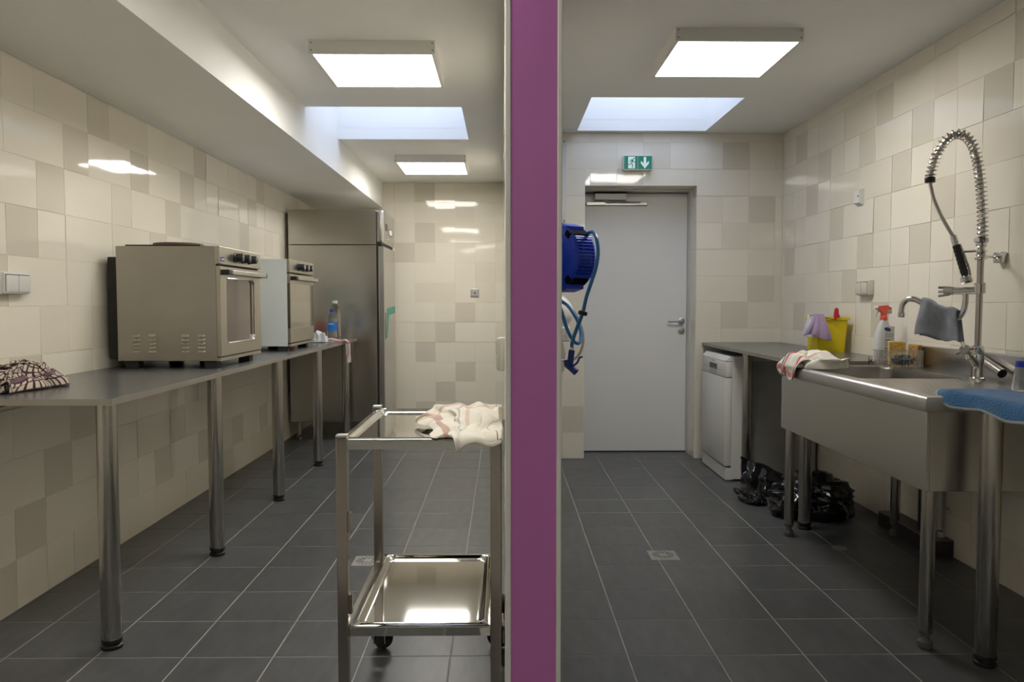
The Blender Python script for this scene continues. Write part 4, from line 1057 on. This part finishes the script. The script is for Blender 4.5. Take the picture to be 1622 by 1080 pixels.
# ---- things at the far end of the sink
def spray_bottle():
    loc = (1.985, 4.06, ZW); t = thing('spray_bottle', loc, 'white spray bottle with coral trigger beside the sponges', 'spray bottle')
    x, y, z = loc
    b = B(); bm = b.bm; rings = []
    for zz, hw, hd in ((0, .044, .028), (.006, .048, .031), (.05, .048, .031), (.10, .047, .030), (.135, .042, .028), (.165, .032, .024), (.185, .026, .021), (.195, .021, .019), (.212, .016, .016), (.222, .016, .016)):
        rings.append([bm.verts.new((x + hw * math.copysign(abs(math.cos(a)) ** 0.7, math.cos(a)), y + hd * math.copysign(abs(math.sin(a)) ** 0.7, math.sin(a)), z + zz)) for a in [2 * PI * k / 24 for k in range(24)]])
    for a, c in zip(rings, rings[1:]):
        for k in range(24): k2 = (k + 1) % 24; bm.faces.new((a[k], a[k2], c[k2], c[k]))
    bm.faces.new(rings[-1]); bm.faces.new(list(reversed(rings[0])))
    b.build('body', 'milky', t, True, 60)
    lb = B().box(x - 0.012, x + 0.040, y - 0.0345, y - 0.032, z + 0.02, z + 0.178, 0.001).build('label', 'whiteplastic', t)
    pr = B().lathe([(0, 0), (0.018, 0), (0.018, 0.001), (0, 0.001)], Matrix.Translation((x + 0.004, y - 0.0345, z + 0.162)) @ Matrix.Rotation(R(15), 4, 'Y') @ Matrix.Diagonal((1, 1, 0.55, 1)) @ Matrix.Rotation(R(90), 4, 'X'), 20).build('print', 'navy', lb)
    for k, (w_, zz) in enumerate(((0.046, 0.138), (0.046, 0.130), (0.040, 0.122), (0.026, 0.105), (0.046, 0.094), (0.046, 0.086), (0.038, 0.078), (0.046, 0.062), (0.03, 0.05), (0.03, 0.04), (0.03, 0.03))):
        B().box(x - 0.009, x - 0.009 + w_, y - 0.0352, y - 0.0344, z + zz, z + zz + (0.0042 if k in (3, 7) else 0.0026)).build('print', 'navy' if k in (3, 7) else 'labelgrey', lb)
    B().box(x - 0.032, x + 0.0, y - 0.0335, y - 0.0312, z + 0.012, z + 0.055, 0.001).build('lower_label', 'navy', t)
    B().lathe([(0.0165, 0.205), (0.018, 0.208), (0.018, 0.228), (0.014, 0.232)], Matrix.Translation(loc), 20).build('neck_ring', 'coral', t, True)
    tr = B().poly([(x - 0.034, y - 0.011, z + 0.262), (x - 0.034, y - 0.011, z + 0.283), (x + 0.012, y - 0.011, z + 0.287), (x + 0.036, y - 0.011, z + 0.272), (x + 0.030, y - 0.011, z + 0.250), (x + 0.012, y - 0.011, z + 0.243), (x + 0.012, y - 0.011, z + 0.228), (x - 0.012, y - 0.011, z + 0.228), (x - 0.014, y - 0.011, z + 0.248)], (0, 0.022, 0)).build('trigger_head', 'coral', t)
    B().cyl((x - 0.05, y, z + 0.274), (x - 0.033, y, z + 0.273), 0.008, 0.010, 12).build('nozzle', 'whiteplastic', tr, True)
    B().tube(catmull([(x - 0.026, y, z + 0.262), (x - 0.036, y, z + 0.248), (x - 0.044, y, z + 0.228)], 5), 0.004, 8).build('trigger', 'whiteplastic', tr, True)
    B().box(x + 0.012, x + 0.036, y - 0.013, y + 0.013, z + 0.243, z + 0.262, 0.003).build('clip', 'galv', tr)
M['labelgrey'] = mat('label_print', (0.26, 0.27, 0.33), 0.5)
spray_bottle()
sp1 = B().box(-0.040, 0.040, -0.014, 0.014, 0, 0.118, 0.006, 2, mtx=Matrix.Translation((1.992, 3.935, SZ)) @ Matrix.Rotation(R(-12), 4, 'Z')).solo('sponge', 'sponge_y', (1.992, 3.935, SZ), 'yellow sponge standing upright in front of the spray bottle', 'sponge', smooth=False)
sp2 = B().box(-0.012, 0.012, -0.045, 0.045, 0, 0.105, 0.006, 2, mtx=Matrix.Translation((2.055, 3.875, SZ)) @ Matrix.Rotation(R(0), 4, 'Z')).solo('sponge', 'sponge_o', (2.055, 3.875, SZ), 'brown sponge leaning by the backsplash behind the basket', 'sponge')
# clear basket with scouring pad
kb = thing('caddy_basket', (1.955, 3.79, SZ), 'small clear plastic basket on the sink corner', 'basket')
kx0, kx1, ky0, ky1 = 1.84, 2.025, 3.745, 3.85
b = B()
b.frame(kx0 - 0.006, kx1 + 0.006, ky0 - 0.006, ky1 + 0.006, SZ + 0.076, SZ + 0.082, 0.008, 'z').box(kx0 + 0.006, kx1 - 0.006, ky0 + 0.006, ky1 - 0.006, SZ, SZ + 0.003)
b.build('frame', 'clear', kb)
for k in range(13):
    xx = kx0 + (kx1 - kx0) * k / 12
    for yy in (ky0, ky1):
        B().box(xx - 0.0022, xx + 0.0022, yy - 0.0015, yy + 0.0015, SZ + 0.001, SZ + 0.078).build('slat', 'clear', kb)
for k in range(1, 7):
    yy = ky0 + (ky1 - ky0) * k / 7
    for xx in (kx0, kx1): B().box(xx - 0.0015, xx + 0.0015, yy - 0.0022, yy + 0.0022, SZ + 0.001, SZ + 0.078).build('slat', 'clear', kb)
b = B(); bmesh.ops.create_icosphere(b.bm, subdivisions=4, radius=1.0)
for v in b.bm.verts:
    p = v.co.normalized(); k = 1 + 0.35 * nz(p.x * 3, p.y * 3, p.z * 3) + 0.15 * nz(p.x * 11, p.y * 11, p.z * 11)
    v.co = Vector((1.955, 3.797, SZ + 0.033)) + Vector((p.x * 0.052, p.y * 0.034, p.z * 0.025)) * k
b.solo('scouring_pad', 'scour', (1.955, 3.797, SZ + 0.003), 'dark wire scouring pad inside the clear basket', 'scouring pad', smooth=True)
fk = B(); fk.box(1.835, 1.839, 3.90, 3.902, SZ, SZ + 0.040).box(1.847, 1.851, 3.90, 3.902, SZ + 0.012, SZ + 0.03).box(1.837, 1.849, 3.90, 3.902, SZ + 0.018, SZ + 0.022)
fk.solo('tray_clip', 'black', (1.843, 3.901, SZ), 'tiny black clip standing left of the clear basket', 'clip')

# ---- yellow bucket
yb = thing('bucket', (1.97, 4.74, ZW), 'yellow rectangular bucket on the far right worktop', 'bucket')
b = B(); bm = b.bm
def q4(x0, x1, y0, y1, z): return [bm.verts.new(p) for p in ((x0, y0, z), (x1, y0, z), (x1, y1, z), (x0, y1, z))]
r1 = q4(1.890, 2.052, 4.665, 4.835, ZW); r2 = q4(1.880, 2.062, 4.655, 4.845, ZW + 0.195); r3 = q4(1.873, 2.069, 4.648, 4.852, ZW + 0.197); r4 = q4(1.873, 2.069, 4.648, 4.852, ZW + 0.213)
r5 = q4(1.885, 2.057, 4.660, 4.840, ZW + 0.213); r6 = q4(1.894, 2.048, 4.669, 4.831, ZW + 0.006)
rs = [r1, r2, r3, r4, r5, r6]
for a, c in zip(rs, rs[1:]):
    for k in range(4): bm.faces.new((a[k], a[(k + 1) % 4], c[(k + 1) % 4], c[k]))
bm.faces.new(list(reversed(r1))); bm.faces.new(r6)
bmesh.ops.bevel(bm, geom=[e for e in bm.edges if abs((e.verts[0].co - e.verts[1].co).z) > 0.05], offset=0.008, segments=2, affect='EDGES')
b.build('body', 'yellow', yb, True, 40)
B().tube(catmull([(1.868, 4.74, ZW + 0.20), (1.84, 4.66, ZW + 0.225), (1.90, 4.642, ZW + 0.215), (1.99, 4.640, ZW + 0.195)], 6), 0.002, 6).build('wire_handle', 'black', yb, True)
def hung(cx, cy, z, wd, ln, seed, ang, col_off=0.0):
    def fn(u, v):
        a = (u - 0.5) * wd * (0.40 + 0.75 * v)
        return (cx + a * math.cos(ang) - 0.016 * math.sin(v * PI) * math.sin(ang) * 0 - 0.020 * math.sin(u * 9 + seed) * v * math.sin(ang) - 0.01 * v,
                cy + a * math.sin(ang) - 0.012 * abs(math.sin(u * 10 + seed)) * v - 0.012 * math.sin(v * PI * 0.9),
                z - ln * v + 0.018 * math.sin(u * 5 + seed) * v + 0.012 * math.exp(-((v - 0.0) / 0.1) ** 2))
    return fn
o = sheet('cleaning_cloth', hung(1.875, 4.634, ZW + 0.222, 0.145, 0.128, 0.4, R(-12)), 28, 22, cloth_mat('purple_cloth', (0.36, 0.27, 0.42), [], tone=0.1), loc=(1.865, 4.63, ZW + 0.09), thick=0.004)
tag(o, 'mauve cleaning cloth hung on the yellow bucket', 'cloth')
o = sheet('cleaning_cloth', hung(1.845, 4.70, ZW + 0.215, 0.10, 0.105, 1.9, R(-75)), 20, 18, cloth_mat('pale_blue_cloth', (0.50, 0.53, 0.62), [], tone=0.06), loc=(1.84, 4.70, ZW + 0.1), thick=0.004)
tag(o, 'pale blue cloth behind the mauve one on the bucket', 'cloth')
cp_ = thing('clothes_peg', (1.985, 4.652, ZW + 0.205), 'red plastic peg clipped on the yellow bucket rim', 'peg')
B().poly([(1.972, 4.640, ZW + 0.200), (1.978, 4.640, ZW + 0.262), (1.986, 4.640, ZW + 0.270), (1.996, 4.640, ZW + 0.262), (1.998, 4.640, ZW + 0.235), (2.006, 4.640, ZW + 0.216), (1.992, 4.640, ZW + 0.208)], (0, 0.007, 0)).build('jaw', 'red', cp_)
B().poly([(1.972, 4.653, ZW + 0.205), (1.978, 4.651, ZW + 0.262), (1.986, 4.651, ZW + 0.270), (1.996, 4.651, ZW + 0.262), (1.998, 4.653, ZW + 0.235), (1.992, 4.653, ZW + 0.214)], (0, 0.006, 0)).build('jaw', 'red', cp_)

# ---- plinth, pipes under the sink
pl = B().box(2.0, XR, 3.575, 4.10, 0, 0.075, 0.002).solo('trim_1', 'darktile', (2.05, 3.6, 0), 'low dark tiled plinth on the floor under the sink', 'plinth', kind='structure')
B().box(2.001, XR - 0.001, 3.576, 4.099, 0.0755, 0.080).build('coping', 'concrete', pl)
wp_ = thing('waste_pipe', (2.03, 3.745, 0.08), 'black waste pipe running from the basin to the plinth', 'pipe')
B().tube(catmull([(2.045, 3.745, 0.08), (2.045, 3.745, 0.3), (2.045, 3.74, 0.46), (1.98, 3.70, 0.53), (1.78, 3.60, 0.55), (1.71, 3.56, 0.585)], 6), 0.022, 14).build('pipe_run', 'black', wp_, True)
B().lathe([(0.0265, 0), (0.0265, 0.03), (0.022, 0.032)], Matrix.Translation((2.045, 3.745, 0.30)), 16).build('coupling', 'black', wp_, True)
wp2 = thing('water_pipe', (2.06, 3.61, 0.08), 'thin grey supply pipe with stop valve below the sink', 'pipe')
B().cyl((2.06, 3.61, 0.10), (2.06, 3.61, 0.84), 0.011, seg=12).build('pipe_run', 'galv', wp2, True)
B().cyl((2.08, 3.66, 0.082), (2.08, 3.66, 0.84), 0.009, seg=12).build('pipe_run', 'galv', wp2, True)
B().lathe([(0.012, 0), (0.018, 0.004), (0.018, 0.03), (0.012, 0.036)], Matrix.Translation((2.06, 3.61, 0.085)), 10).build('stop_valve', 'chrome', wp2, True)
B().cyl((2.06, 3.61, 0.22), (2.092, 3.61, 0.22), 0.008, seg=8).build('pipe_clip', 'galv', wp2, True)

# ---- bin bags
def bag(cx, cy, lx, ly, h, seed, label, name='bin_bag', rot=0.0, sharp=1.0):
    b = B(); bmesh.ops.create_icosphere(b.bm, subdivisions=5, radius=1.0)
    cr, sr = math.cos(rot), math.sin(rot)
    for v in b.bm.verts:
        p = v.co.normalized()
        n1 = nz(p.x * 1.3 + seed, p.y * 1.3, p.z * 1.3); n2 = abs(nz(p.x * 3.1 + seed, p.y * 3.1, p.z * 3.1 + seed)); n3 = abs(nz(p.x * 6 + seed, p.y * 6 + seed, p.z * 6))
        k = 0.90 + 0.35 * n1 - 0.26 * n2 * sharp - 0.05 * n3 * sharp
        x, y, z = p.x * lx * k, p.y * ly * k, p.z
        zz = h * (0.42 + 0.62 * z * k) if z > -0.5 else 0.0
        zz = max(0.002, zz) + (0.004 * abs(n3) if zz <= 0.002 else 0)
        v.co = (cx + x * cr - y * sr, cy + x * sr + y * cr, zz)
    o = b.solo(name, 'bag', (cx, cy, 0), label, 'bin bag', 'black bin bags under the sink', smooth=True, angle=50)
    return o
bag(1.74, 4.33, 0.27, 0.24, 0.24, 3.7, 'bulging black bin bag on the floor behind the sink leg', rot=R(10))
# a second, slack bag: its open end stands up in a stiff fold, the rest lies flat towards the aisle
def neck(u, v):
    # v: 0 standing lip .. 1 on the floor
    tl, tr = Vector((1.515, 4.93, 0.205)), Vector((1.735, 4.80, 0.135))
    ml, mr_ = Vector((1.485, 4.83, 0.115)), Vector((1.69, 4.70, 0.10))
    bl, br_ = Vector((1.53, 4.76, 0.006)), Vector((1.66, 4.64, 0.006))
    if v < 0.5: p = tl.lerp(tr, u).lerp(ml.lerp(mr_, u), v * 2)
    else: p = ml.lerp(mr_, u).lerp(bl.lerp(br_, u), v * 2 - 1)
    w = 0.030 * (1 - 0.4 * v)
    f_ = abs(((u * 2.6 + v * 0.7) % 1) - 0.5) * 2
    p += Vector((-0.45, -0.85, 0.25)) * (w * (f_ - 0.5) + 0.018 * nz(u * 4, v * 4, 2.2)) + Vector((0, 0, 0.030 * nz(u * 3 + 4, 0.5, 1) * (1 - v)))
    p.z = max(0.005, p.z); return tuple(p)
o = sheet('bin_bag', neck, 48, 30, M['bag'], loc=(1.6, 4.80, 0), thick=0.004, sub=0)
tag(o, 'slack black bin bag with its open end standing up beside the dishwasher leg', 'bin bag', 'black bin bags under the sink')
o = bag(1.475, 4.62, 0.075, 0.16, 0.075, 9.2, 'flat folded black bin bag nearest the aisle', rot=R(14), sharp=1.2)

# ---- exit sign
es = thing('exit_sign', (1.0, YBR, 2.227), 'green emergency exit sign with running figure and down arrow above the door', 'exit sign')
ex0, ex1, ez0, ez1, ey = 0.893, 1.106, 2.172, 2.281, YBR - 0.045
B().box(ex0, ex1, ey, YBR, ez0, ez1, 0.003).build('housing', 'whiteplastic', es)
mx = (ex0 + ex1) / 2
pa = B().box(ex0 + 0.005, mx - 0.0015, ey - 0.002, ey + 0.001, ez0 + 0.007, ez1 - 0.005).build('pictogram_panel', 'green', es)
pb = B().box(mx + 0.0015, ex1 - 0.003, ey - 0.002, ey + 0.001, ez0 + 0.007, ez1 - 0.005).build('arrow_panel', 'green', es)
yf = ey - 0.002
def flat(pts, m, par, nm, dy=-0.0012, y_=None):
    y0_ = yf if y_ is None else y_
    B().poly([(ex0 + 0.213 * a, y0_, ez0 + 0.109 * c) for a, c in pts], (0, dy, 0)).build(nm, m, par)
flat([(0.16, 0.11), (0.40, 0.11), (0.40, 0.90), (0.16, 0.90)], 'exitwhite', pa, 'doorway')
y2 = yf - 0.0012
for pts in ([(0.335, 0.80), (0.365, 0.83), (0.385, 0.80), (0.375, 0.74), (0.345, 0.73)],                       # head
            [(0.29, 0.72), (0.345, 0.73), (0.33, 0.60), (0.29, 0.45), (0.26, 0.47)],                            # trunk
            [(0.29, 0.72), (0.24, 0.68), (0.205, 0.55), (0.225, 0.53), (0.255, 0.63), (0.30, 0.66)],            # rear arm
            [(0.335, 0.65), (0.36, 0.56), (0.405, 0.56), (0.405, 0.52), (0.345, 0.52), (0.315, 0.60)],          # front arm
            [(0.29, 0.45), (0.32, 0.38), (0.33, 0.14), (0.305, 0.14), (0.295, 0.33), (0.26, 0.44)],            # front leg
            [(0.26, 0.47), (0.235, 0.36), (0.135, 0.36), (0.135, 0.28), (0.11, 0.28), (0.11, 0.41), (0.22, 0.41), (0.25, 0.47)]):
    flat(pts, 'green', pa, 'running_figure', -0.001, y2)
flat([(0.70, 0.88), (0.79, 0.88), (0.79, 0.46), (0.885, 0.62), (0.885, 0.44), (0.745, 0.10), (0.605, 0.44), (0.605, 0.62), (0.70, 0.46)], 'exitwhite', pb, 'down_arrow')

# ---- white cover on the back wall
wc = thing('cover_panel', (0.30, YBR, 2.09), 'narrow white screwed cover panel on the back wall above the hose reel', 'panel')
B().box(0.142, 0.467, YBR - 0.02, YBR, 1.785, 2.40, 0.003).build('plate', 'whiteplastic', wc)
for zz in (1.80, 2.385): B().cyl((0.455, YBR - 0.022, zz), (0.455, YBR - 0.019, zz), 0.005, seg=10).build('screw', 'darkgap', wc)

# ---- hose reel on the partition
phi = R(55); rad = Vector((math.cos(phi), -math.sin(phi), 0)); axv = Vector((-math.sin(phi), -math.cos(phi), 0))
RC = Vector((0.288, 3.626, 1.394)); RR, RT = 0.152, 0.115
MR = Matrix((( axv.x, rad.x, 0, RC.x), (axv.y, rad.y, 0, RC.y), (0, 0, 1, RC.z), (0, 0, 0, 1)))     # local: x axis, y outwards, z up
hr = thing('hose_reel', (PX1, RC.y, 1.2), 'blue plastic hose reel mounted on the partition beside the door', 'hose reel')
LX = MR @ Matrix.Rotation(R(90), 4, 'Y')                                                           # lathe axis -> local x
def rp(a, r_, x_=0.0): return (x_, r_ * math.cos(a), r_ * math.sin(a))
b = B(); b.lathe([(0.0, -RT / 2 - 0.004), (0.05, -RT / 2 - 0.004), (0.054, -RT / 2 + 0.002), (0.085, -RT / 2 + 0.002), (0.090, -RT / 2 - 0.004), (0.118, -RT / 2 - 0.004), (0.122, -RT / 2), (0.142, -RT / 2), (0.148, -RT / 2 + 0.012), (0.138, -RT / 2 + 0.018),
               (0.138, RT / 2 - 0.018), (0.148, RT / 2 - 0.012), (0.142, RT / 2), (0.122, RT / 2), (0.118, RT / 2 + 0.004), (0.090, RT / 2 + 0.004), (0.085, RT / 2 - 0.002), (0.054, RT / 2 - 0.002), (0.05, RT / 2 + 0.004), (0, RT / 2 + 0.004)], LX, 48)
cs = b.build('casing', 'blue', hr, True, 30)
b = B()
for k in range(12):                                   # ribs across the rim
    an = R(-33 + 6 * k); c = Vector(rp(an, 0.146)); mt = MR @ Matrix.Translation(c) @ Matrix.Rotation(an, 4, 'X')
    b.box(-RT / 2 + 0.012, RT / 2 - 0.012, -0.010, 0.006, -0.0028, 0.0028, mtx=mt)
for xx in (-0.022, 0.02):
    pts = [MR @ Vector(rp(R(-38 + 4 * k), 0.151, xx)) for k in range(20)]; b.tube(pts, 0.0022, 6)
b.build('vent_grille', 'blue', cs)
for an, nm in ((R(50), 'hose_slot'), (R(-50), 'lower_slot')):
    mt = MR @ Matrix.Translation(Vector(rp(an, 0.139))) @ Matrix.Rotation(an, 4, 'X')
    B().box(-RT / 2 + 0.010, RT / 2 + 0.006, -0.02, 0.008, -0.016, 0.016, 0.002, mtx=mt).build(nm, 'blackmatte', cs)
for an, w_ in ((R(76), 0.035), (R(-76), 0.035), (R(36), 0.006), (R(-36), 0.006), (R(104), 0.03)):
    mt = MR @ Matrix.Translation(Vector(rp(an, 0.144))) @ Matrix.Rotation(an, 4, 'X')
    B().box(-RT / 2 + 0.006, RT / 2 - 0.006, -0.02, 0.011, -w_, w_, 0.004, mtx=mt).build('lug', 'blue', cs)
for k in range(10):
    an = 2 * PI * k / 10 + 0.2; p = MR @ Vector(rp(an, 0.131, RT / 2)); p2 = MR @ Vector(rp(an, 0.131, RT / 2 + 0.004))
    B().cyl(p, p2, 0.006, seg=10).build('casing_screw', 'blue', cs, True)
B().box(PX1, PX1 + 0.012, RC.y - 0.07, RC.y + 0.09, 1.24, 1.49, 0.004).build('wall_plate', 'blue', hr)
B().box(PX1 + 0.005, PX1 + 0.05, RC.y + 0.0, RC.y + 0.05, 1.27, 1.46, 0.006).build('bracket_arm', 'blue', hr)
hs = catmull([(0.381, 3.560, 1.502), (0.397, 3.500, 1.503), (0.409, 3.455, 1.471), (0.415, 3.440, 1.409), (0.407, 3.440, 1.347), (0.389, 3.450, 1.284), (0.367, 3.460, 1.214), (0.351, 3.460, 1.144), (0.325, 3.460, 1.075), (0.306, 3.460, 1.019), (0.303, 3.460, 0.991)], 7)
B().tube(hs, 0.0082, 10).build('hose', 'bluehose', hr, True)
st = Vector((0.351, 3.460, 1.142))
B().lathe([(0.014, -0.010), (0.0205, -0.007), (0.0205, 0.007), (0.014, 0.010)], Matrix.Translation(st) @ Matrix.Rotation(R(14), 4, 'Y'), 20).build('hose_stopper', 'black', hr, True)
lp = catmull([(0.233, 3.500, 1.215), (0.259, 3.500, 1.152), (0.284, 3.500, 1.073), (0.313, 3.510, 1.019), (0.338, 3.530, 1.004), (0.352, 3.560, 1.020), (0.356, 3.600, 1.058), (0.345, 3.640, 1.104), (0.332, 3.660, 1.130), (0.308, 3.720, 1.171), (0.275, 3.760, 1.198)], 7)
B().tube(lp, 0.0082, 10).build('feed_hose', 'bluehose', hr, True)
br = catmull([(0.330, 3.700, 1.150), (0.351, 3.700, 1.117), (0.372, 3.700, 1.061), (0.377, 3.690, 1.007), (0.364, 3.680, 0.960), (0.339, 3.670, 0.928), (0.303, 3.660, 0.914), (0.259, 3.660, 0.920)], 6)
B().tube(br, 0.0062, 8).build('braided_hose', 'hosesteel', hr, True)
g0, g1 = Vector((0.303, 3.460, 0.991)), Vector((0.295, 3.460, 0.913))
B().cyl(Vector((0.306, 3.460, 1.010)), g0 + Vector((0, 0, -0.01)), 0.0065, 0.008, 12).build('hose_connector', 'chrome', hr, True)
sgun = B().cyl(g0 + Vector((0, 0, -0.012)), g1, 0.0135, 0.0145, 16).build('spray_gun', 'bluegun', hr, True)
B().tube([(0.279, 3.470, 0.934), (0.282, 3.470, 0.912), (0.303, 3.460, 0.896), (0.322, 3.450, 0.880)], 0.013, 14, rfun=lambda t: 0.9 + 0.35 * t).build('gun_nozzle', 'bluegun', sgun, True)
B().tube(catmull([(0.308, 3.450, 0.908), (0.326, 3.440, 0.925), (0.335, 3.440, 0.945), (0.349, 3.440, 0.950)], 4), 0.0048, 8).build('gun_trigger', 'bluegun', sgun, True)

# ---- dispensers on the partition
dp = thing('paper_dispenser', (PX1, 4.2, 1.0), 'rounded white paper dispenser on the partition below the hose reel', 'dispenser')
MTd = Matrix.Translation((PX1, 4.2, 1.135)) @ Matrix.Rotation(R(90), 4, 'Y')
prof = [(0.115, 0.0), (0.118, 0.02), (0.116, 0.08)] + [(0.116 * math.cos(R(a)), 0.08 + 0.158 * math.sin(R(a))) for a in range(12, 90, 12)] + [(0, 0.238)]
B().lathe(prof, MTd, 32).build('cover', 'whiteplastic', dp, True, 60)
ft = B().box(PX1, 0.353, 4.12, 4.28, 0.982, 1.06, 0.008).build('outlet_box', 'whiteplastic', dp)
B().tube([(0.325, 4.1185, 1.035), (0.335, 4.1185, 1.02), (0.322, 4.1185, 1.015), (0.338, 4.1185, 1.0)], 0.0012, 5).build('hand_symbol', 'labelgrey', ft)
sd = thing('soap_dispenser', (PX1, 4.05, 0.835), 'slim cream soap dispenser on the partition behind the spray gun', 'dispenser')
B().poly([(PX1, 4.0, 0.835), (0.312, 4.0, 0.835), (0.318, 4.0, 0.93), (0.305, 4.0, 0.985), (PX1, 4.0, 0.985)], (0, 0.09, 0)).build('housing', 'cream_plastic', sd)
B().box(0.26, 0.30, 4.025, 4.065, 0.825, 0.8355, 0.002).build('push_lever', 'galv', sd)
